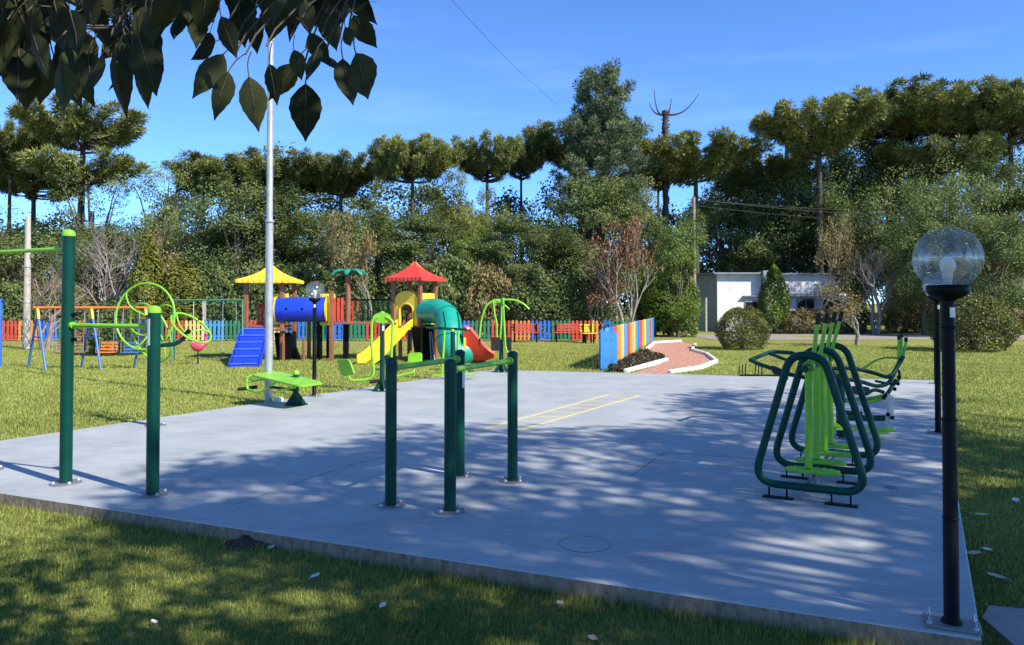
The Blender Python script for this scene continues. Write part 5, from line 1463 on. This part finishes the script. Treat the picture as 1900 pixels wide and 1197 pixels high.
def bench(px, D, m, label, wpx=60, rz=0.0):
    p = W(px, 563, D); w = wpx / F * D; t = thing('park_bench', label, 'bench', (p.x, D, -.05), rz)
    for k in range(4):
        b = MB(); b.box((0, -.2 + k * .11, .42), (w, .09, .03), 0, .005); b.build('slat', M[m], t)
    for k in range(3):
        b = MB(); b.box((0, .22 + k * .03, .52 + k * .11), (w, .025, .085), 0, .005); b.build('slat', M[m], t)
    for s in (-1, 1):
        b = MB(); b.box((s * (w / 2 - .12), -.16, .2), (.06, .06, .42)); b.build('leg', M['black'], t)
        b = MB(); b.box((s * (w / 2 - .12), .2, .4), (.06, .05, .8)); b.build('leg', M['black'], t)
bench(150, 25.2, 'wood', 'brown slatted bench behind the orange beamed swings', 70, .1)
bench(975, 32.6, 'fence_red', 'red slatted bench before the orange and blue pickets', 52)
bench(1058, 32.6, 'fence_red', 'red slatted bench before the red and orange pickets', 62)
bench(1092, 31.7, 'yellow', 'small yellow bench left of the sky blue gate', 26, .2)
# ------------------------------------------------------------------ shade trees beside and behind the viewer
def seen(p, m=1.12):
    return p.y > .3 and abs(p.x) / p.y < .665 * m and (p.z - CAMZ) / p.y < .41 * m and p.y > 0
SH = Vector((SUN_DIR.x, SUN_DIR.y, 0)) / SUN_DIR.z          # shift per metre of height towards the sun
def shade_tree(name, label, trunk, zone, n, hr, seed, leaf=.16, per=26, cr=.42, crown_z=6.5, keep=1.0):
    """a tree whose leaf clumps stand where they shade the given patches of ground"""
    global rng
    rng = np.random.default_rng(seed); rr = random.Random(seed); t = thing(name, label, 'tree', trunk)
    o = Vector(trunk); C = []; tries = 0
    while len(C) < n and tries < n * 30:
        tries += 1
        g = zone(rr)
        if g is None: continue
        h = rr.uniform(*hr); p = Vector((g[0], g[1], 0)) + SH * h + Vector((0, 0, h))
        if seen(p, 1.25): continue
        C.append(p)
    Ps, Ts = [], []
    for p in C:
        s = cr * rr.uniform(.6, 1.35); q = unit(per) * rng.uniform(.2, 1, (per, 1)) * s * np.array([1.3, 1.3, .5])
        Ps.append(np.array((p - o)[:]) + q); Ts.append(np.clip(rng.normal(.45, .15) + rng.normal(0, .15, per), 0, 1))
    P = np.concatenate(Ps); k = len(P)
    me = leaf_mesh('crown', P, unit(k) * np.array([1, 1, .5]), rng.uniform(.7, 1.3, k) * leaf, rng.uniform(.45, .75, k) * leaf, np.concatenate(Ts), M['lf_broad'])
    link('crown', me, t)
    b = MB(); b.tube([(0, 0, -.2), (.1, .05, 1.5), (.05, .1, crown_z * .55)], [.24, .18, .14], 10)
    for p in rr.sample(C, min(26, len(C))):
        e = p - o; z1 = rr.uniform(.3, .55) * crown_z
        b.tube(bez((.05, .08, z1), (e.x * .25, e.y * .25, z1 + .6), (e.x * .7, e.y * .7, e.z - .4), e, 6), [.08, .07, .06, .05, .04, .03, .015], 5)
    b.build('trunk', M['bark'], t)
def zpix(px0, px1, top, bot, hole=None):
    """ground seen in the photograph between two rows; top/bot are functions of the column"""
    def f(rr):
        x = rr.uniform(px0, px1); a, b_ = top(x), bot(x)
        if b_ <= a: return None
        # even on the ground: rows weighted by 1/(y-563)^3
        while True:
            y = rr.uniform(a, b_)
            if rr.random() < ((a - 563) / (y - 563)) ** 2.0: break
        g = G(x, y)
        if hole and hole(x, y, rr): return None
        return (g.x, g.y)
    return f
def interp(tab): 
    xs_, ys_ = zip(*tab); return lambda x: float(np.interp(x, xs_, ys_))
edge_top = interp([(290, 905), (330, 872), (480, 845), (650, 828), (740, 795), (900, 790), (1010, 795), (1100, 800), (1180, 792), (1240, 770), (1300, 735), (1420, 722), (1740, 735)])
def holes(x, y, rr):
    # bright drifts the sun reaches
    for cx, cy, rx, ry, k in ((1140, 850, 110, 24, .93), (1270, 930, 130, 20, .8), (960, 930, 150, 22, .7), (1640, 1030, 90, 22, .9), (1010, 1010, 120, 20, .7), (430, 925, 200, 28, .75),
                              (1150, 775, 160, 16, .95), (1680, 770, 60, 9, .8), (1650, 850, 90, 14, .6), (1450, 960, 120, 16, .7), (1330, 805, 90, 10, .7), (800, 870, 90, 14, .6), (1230, 1090, 110, 18, .6)):
        if ((x - cx) / rx) ** 2 + ((y - cy) / ry) ** 2 < 1 and rr.random() < k: return True
    return False
shade_tree('shade_tree', 'leafy shade tree standing right of the view, nearest the pad corner', (10.6, -1.0, -.1), zpix(250, 1420, edge_top, lambda x: 925 + .152 * x, holes), 235, (8.5, 12.5), 91, leaf=.2, cr=.55, per=30, crown_z=9)
shade_tree('shade_tree', 'leafy shade tree standing right of the view, farther along the pad', (15.2, 2.4, -.1), zpix(1180, 1760, edge_top, lambda x: 1000, holes), 195, (9.0, 13.0), 92, leaf=.2, cr=.55, per=30, crown_z=9)
lawn_top = interp([(1740, 800), (1900, 815), (2300, 820)])
def lawn_holes(x, y, rr): return 868 < y < 915 and rr.random() < .75
shade_tree('shade_tree', 'leafy shade tree to the right shading the lawn by the lamps', (13.5, -3.6, -.1), zpix(1750, 2350, lawn_top, lambda x: 1180, lawn_holes), 200, (6.5, 10.0), 93, leaf=.2, cr=.5, crown_z=7)
def front_holes(x, y, rr):
    for cx, cy, rx, ry, k in ((40, 975, 130, 22, .95), (330, 985, 130, 22, .85), (230, 1060, 180, 24, .75), (820, 1080, 160, 28, .8), (1050, 1140, 180, 20, .6), (60, 1090, 110, 22, .8), (560, 1090, 120, 16, .5), (150, 1160, 160, 18, .6)):
        if ((x - cx) / rx) ** 2 + ((y - cy) / ry) ** 2 < 1 and rr.random() < k: return True
    return False
shade_tree('shade_tree', 'leafy shade tree behind the viewer shading the front grass', (5.2, -4.0, -.1), zpix(-250, 1500, lambda x: 925 + x * .145, lambda x: 1215, front_holes), 100, (5.0, 8.0), 94, cr=.40, crown_z=6)

# ------------------------------------------------------------------ large leaves hanging into the picture
def big_leaf(seed):
    rr = random.Random(seed); b = MB(); n = 12; vs = []; fs = []
    bend = rr.uniform(-.18, .25); curl = rr.uniform(.06, .2); asym = rr.uniform(.85, 1.15)
    for i in range(n + 1):
        u = i / n; w = .285 * math.sin(math.pi * min(1, u * 1.02) ** .82) * (1 - .25 * u) + (.0 if 0 < i < n else 0)
        if i == n: w = .004
        tooth = (1 + .03 * ((i % 2) * 2 - 1)) if 1 < i < n - 1 else 1
        z = -u; y = bend * u * u
        for s, k in ((-1, asym), (-.5, asym), (0, 1), (.5, 1), (1, 1)):
            vs.append((s * w * k * tooth, y + curl * w * abs(s) * 1.4 + rr.uniform(-.006, .006), z))
    for i in range(n):
        for j in range(4): fs.append((i*5+j, i*5+j+1, (i+1)*5+j+1, (i+1)*5+j))
    b.add(vs, fs, True, 0)
    b.tube(bez((0, .0, .0), (0, .02, .12), (.03 * rr.choice((-1, 1)), .08, .3), (.10 * rr.choice((-1, 1)), .12, .48), 5), .012, 5, mi=1)
    b.tube([(0, -.004, 0), (0, bend * .25 - .004, -.5), (0, bend - .003, -.97)], [.014, .01, .003], 4, mi=1)
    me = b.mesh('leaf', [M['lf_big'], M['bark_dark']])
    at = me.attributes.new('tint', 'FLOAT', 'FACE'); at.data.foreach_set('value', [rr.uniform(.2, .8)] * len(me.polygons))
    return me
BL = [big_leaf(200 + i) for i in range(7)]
ht = thing('overhanging_tree', 'tree at the upper left with large dark leaves hanging into view', 'tree', (-4.6, -.6, -.12))
H0 = Vector(ht.location)
rr = random.Random(17)
hand = [  # stalk end and tip of the leaves that make the outline
 (45, 105, 48, 207), (112, 115, 128, 212), (165, 98, 172, 186), (215, 85, 218, 218), (255, 120, 275, 204), (290, 60, 298, 98), (333, 25, 330, 82), (368, 20, 366, 85), (398, 78, 354, 112), (415, 100, 353, 176), (12, 60, 8, 118), (20, 40, -12, 130),
 (424, 133, 390, 218), (462, 142, 478, 243), (500, 118, 515, 197), (548, 118, 500, 190), (545, 92, 560, 150), (567, 155, 567, 264), (470, 30, 478, 102), (540, 12, 545, 82), (575, 60, 610, 128), (603, 20, 625, 95), (636, 108, 650, 203), (660, 98, 694, 193), (655, 28, 700, 95), (680, 5, 645, 20),
 (640, 50, 655, 90), (610, 105, 622, 128), (590, 88, 570, 150), (440, 12, 455, 90), (150, 60, 100, 130), (60, 60, 90, 150), (190, 100, 150, 180), (230, 60, 262, 150), (130, 20, 160, 110), (30, 10, 70, 100), (410, 30, 440, 110), (390, 60, 380, 105), (500, 0, 490, 60), (520, -20, 505, 45), (565, 0, 570, 60), (620, -30, 640, 30), (345, -20, 352, 50), (310, 0, 300, 70), (270, 10, 262, 92)]
fillv = []
for k in range(112):
    x = rr.uniform(-60, 335); y = rr.uniform(-150, 100 if x < 270 else 20)
    fillv.append((x, y, x + rr.gauss(0, 32), y + rr.uniform(50, 112)))
for k in range(55):
    x = rr.uniform(335, 640); y = rr.uniform(-170, -10); fillv.append((x, y, x + rr.gauss(0, 30), y + rr.uniform(50, 105)))
nodes = []
for i, (x0, y0, x1, y1) in enumerate(hand + fillv):
    D = rr.uniform(1.95, 2.35) if i < len(hand) else rr.uniform(2.05, 2.9)
    a, c = W(x0, y0, D), W(x1, y1, D + rr.uniform(-.05, .05)); dv = c - a; L_ = dv.length
    z = -dv.normalized(); xx = Vector((1, rr.uniform(-.7, .7), 0)); xx = (xx - z * xx.dot(z)).normalized(); yy = z.cross(xx)
    Mx = Matrix((xx, yy, z)).transposed().to_4x4(); Mx.translation = a - H0
    o = link('leaf', BL[rr.randrange(7)], ht); o.matrix_local = Mx @ Matrix.Scale(L_, 4)
    if i < len(hand) or i % 2 == 0: nodes.append(a + z * L_ * .4)
# limbs and twigs feeding the sprays
b = MB(); b.tube([(0, 0, -.2), (.1, .05, 1.2), (.3, .3, 2.4), (.5, .5, 4.2)], [.2, .16, .13, .08], 12); b.build('trunk', M['bark'], ht)
l1 = [Vector((.3, .3, 2.3)), W(-300, -120, 2.3) - H0, W(-60, -90, 2.3) - H0, W(160, -120, 2.35) - H0, W(380, -130, 2.35) - H0, W(560, -110, 2.3) - H0, W(690, -60, 2.3) - H0]
b = MB(); b.tube(l1, [.06, .04, .03, .024, .018, .012, .006], 8); b.build('branch', M['bark'], ht)
l2 = [W(-60, -90, 2.3) - H0, W(60, -40, 2.4) - H0, W(170, 20, 2.45) - H0, W(250, 40, 2.45) - H0]
b = MB(); b.tube(l2, [.02, .016, .012, .006], 7); b.build('branch', M['bark'], ht)
spine = []
for l in (l1[1:], l2):
    for a, c in zip(l[:-1], l[1:]):
        for k in range(8): spine.append(a.lerp(c, k / 8))
b = MB()
for nd in nodes:
    q = nd - H0; s = min(spine, key=lambda v: (v - q).length + (0.3 if v.z < q.z - .02 else 0))
    b.tube(bez(q, q + Vector((0, 0, .06)), s + Vector((0, 0, -.05)), s, 5), .0028, 4)
b.build('twigs', M['bark_dark'], ht)
# its leafy crown overhead
def crown_over():
    global rng
    rng = np.random.default_rng(19); Ps = []
    for k in range(130):
        c = np.array([rng.uniform(-1.8, 2.0), rng.uniform(-1.8, 1.3), rng.uniform(3.3, 5.2)])
        if c[1] > .2 and (c[2] - 1.6) / c[1] < .55: continue
        q = unit(34) * rng.uniform(.2, 1, (34, 1)) * .42; Ps.append(c + q)
    P = np.concatenate(Ps) - np.array(H0[:]); k = len(P)
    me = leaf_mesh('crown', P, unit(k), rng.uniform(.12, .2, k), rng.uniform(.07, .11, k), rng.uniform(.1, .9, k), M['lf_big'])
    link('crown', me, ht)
crown_over()

# ------------------------------------------------------------------ grass blades
def grass():
    global rng
    rng = np.random.default_rng(5)
    def scatter(n, ymin, ymax, pw):
        # more blades near the viewer, fewer far away, inside the cone of view with a margin
        u = rng.uniform(0, 1, n); y = (ymin ** pw + u * (ymax ** pw - ymin ** pw)) ** (1 / pw)
        x = rng.uniform(-.78, .78, n) * y
        return x, y
    X_, Y_ = scatter(900000, 3.0, 30.0, .25)
    def sd(a, b): 
        dx, dy = b.x - a.x, b.y - a.y; l = math.hypot(dx, dy); return ((X_ - a.x) * dy - (Y_ - a.y) * dx) / l
    s1, s2, s3, s4 = sd(PNL, PNR), sd(PNR, PFR), sd(PFR, PFL), sd(PFL, PNL)
    m = .0
    out = (s1 > m) | (s2 > m) | (s3 > m) | (s4 > m)
    near = np.minimum(1, 5.5 / Y_)
    keep = out & (Y_ < 30)
    # keep off the gravel path, bed and soil
    pg = [(p.x, p.y) for p in pp]
    inside = np.zeros(len(X_), bool)
    for i in range(len(pg)):
        (xa, ya), (xb, yb) = pg[i], pg[(i + 1) % len(pg)]
        c = ((ya > Y_) != (yb > Y_)) & (X_ < (xb - xa) * (Y_ - ya) / (yb - ya + 1e-9) + xa); inside ^= c
    keep &= ~inside
    keep &= ~(((X_ - sc.x) / .2) ** 2 + ((Y_ - sc.y) / .15) ** 2 < 1)
    pg = [(p.x, p.y) for p in pv]
    inside = np.zeros(len(X_), bool)
    for i in range(len(pg)):
        (xa, ya), (xb, yb) = pg[i], pg[(i + 1) % len(pg)]
        c = ((ya > Y_) != (yb > Y_)) & (X_ < (xb - xa) * (Y_ - ya) / (yb - ya + 1e-9) + xa); inside ^= c
    keep &= ~inside
    X1, Y1 = X_[keep], Y_[keep]; s1k = s1[keep]; n = len(X1)
    Z1 = np.array([gz(a, b) for a, b in zip(X1, Y1)])
    patch = .5 + .5 * np.sin(X1 * 1.7 + 2 * np.sin(Y1 * .9)) * np.sin(Y1 * 1.3 + 1.5 * np.sin(X1 * .8))
    edge = np.clip(1 - np.abs(s1k) / .25, 0, 1) * (s1k > 0)
    hgt = rng.uniform(.015, .042, n) * (1 + .5 * patch) * (1 + 2.2 * edge * rng.uniform(0, 1, n) ** 2) * np.clip(Y1 / 9, .9, 1.25)
    wd = rng.uniform(.0035, .0065, n) * np.clip(Y1 / 4.0, 1, 3.6)
    az = rng.uniform(0, 2 * np.pi, n); ln = rng.uniform(.1, 1.1, n)
    d = np.stack([np.cos(az) * ln, np.sin(az) * ln, np.ones(n)], 1); d /= np.linalg.norm(d, axis=1, keepdims=True)
    s = np.stack([-np.sin(az + .6), np.cos(az + .6), np.zeros(n)], 1)
    B = np.stack([X1, Y1, Z1 - .004], 1)
    V = np.stack([B - s * wd[:, None] / 2, B + s * wd[:, None] / 2, B + d * hgt[:, None]], 1).reshape(-1, 3)
    me = bpy.data.meshes.new('grass'); me.vertices.add(3 * n); me.vertices.foreach_set('co', V.astype(np.float32).ravel())
    me.loops.add(3 * n); me.loops.foreach_set('vertex_index', np.arange(3 * n, dtype=np.int32))
    me.polygons.add(n); me.polygons.foreach_set('loop_start', np.arange(n, dtype=np.int32) * 3); me.update(calc_edges=True)
    dry = np.clip((Y1 - 5) / 9, 0, 1) * .36
    ti = np.clip(.22 + dry + .25 * (1 - patch) + rng.normal(0, .26, n), 0, 1)
    at = me.attributes.new('tint', 'FLOAT', 'FACE'); at.data.foreach_set('value', ti.astype(np.float32)); me.materials.append(M['grass'])
    tag(link('grass', me), 'short grass blades of the lawn', 'grass', kind='stuff')
grass()

# ------------------------------------------------------------------ fallen leaves
def flat_leaf(seed, m):
    rr = random.Random(seed); b = MB(); n = 8; vs = []; fs = []
    for i in range(n + 1):
        u = i / n; w = .3 * math.sin(math.pi * u) ** .8 + .004
        for s in (-1, 0, 1): vs.append((u - .5, s * w, .16 * abs(s) * w + .25 * (u - .5) ** 2 + rr.uniform(0, .05)))
    for i in range(n):
        for j in range(2): fs.append((i*3+j, (i+1)*3+j, (i+1)*3+j+1, i*3+j+1))
    b.add(vs, fs, True); b.tube([(-.5, 0, .06), (-.75, .05, .04)], .015, 4); return b.mesh('fallen_leaf', M[m])
FLm = [flat_leaf(1, 'leaf_white'), flat_leaf(2, 'leaf_dry'), flat_leaf(3, 'leaf_white')]
for px, py, s, k, lab in ((585, 1072, .085, 0, 'largest pale fallen leaf on the front grass'), (710, 1127, .06, 2, 'small whitish fallen leaf right of the largest one'), (1040, 1124, .07, 1, 'tan fallen leaf on the grass below the pad front edge'),
                          (503, 1020, .06, 0, 'pale fallen leaf beside the dark soil heap'), (286, 1157, .05, 2, 'small pale fallen leaf at the lower left'), (482, 983, .04, 0, 'tiny pale fallen leaf above the soil heap'),
                          (1885, 950, .09, 0, 'pale fallen leaf on the shaded right hand grass'), (1820, 980, .1, 2, 'curled pale fallen leaf right of the near lamp post'), (1850, 1092, .12, 1, 'large brown fallen leaf above the corner paving'),
                          (1808, 1052, .1, 1, 'reddish brown fallen leaf against the right pad edge'), (1832, 1045, .06, 2, 'small pale fallen leaf near the right pad edge'), (1100, 1188, .06, 1, 'tan fallen leaf at the bottom of the picture'),
                          (240, 975, .05, 2, 'tiny pale fallen leaf below the second pull-up post')):
    p = G(px, py, -.1); p.z = gz(p.x, p.y) + .03
    o = link('fallen_leaf', FLm[k], None, p, (rnd.uniform(-.2, .2), rnd.uniform(-.2, .2), rnd.uniform(0, 6.28)), (s, s, s)); tag(o, lab, 'leaf', 'fallen leaves on the grass')
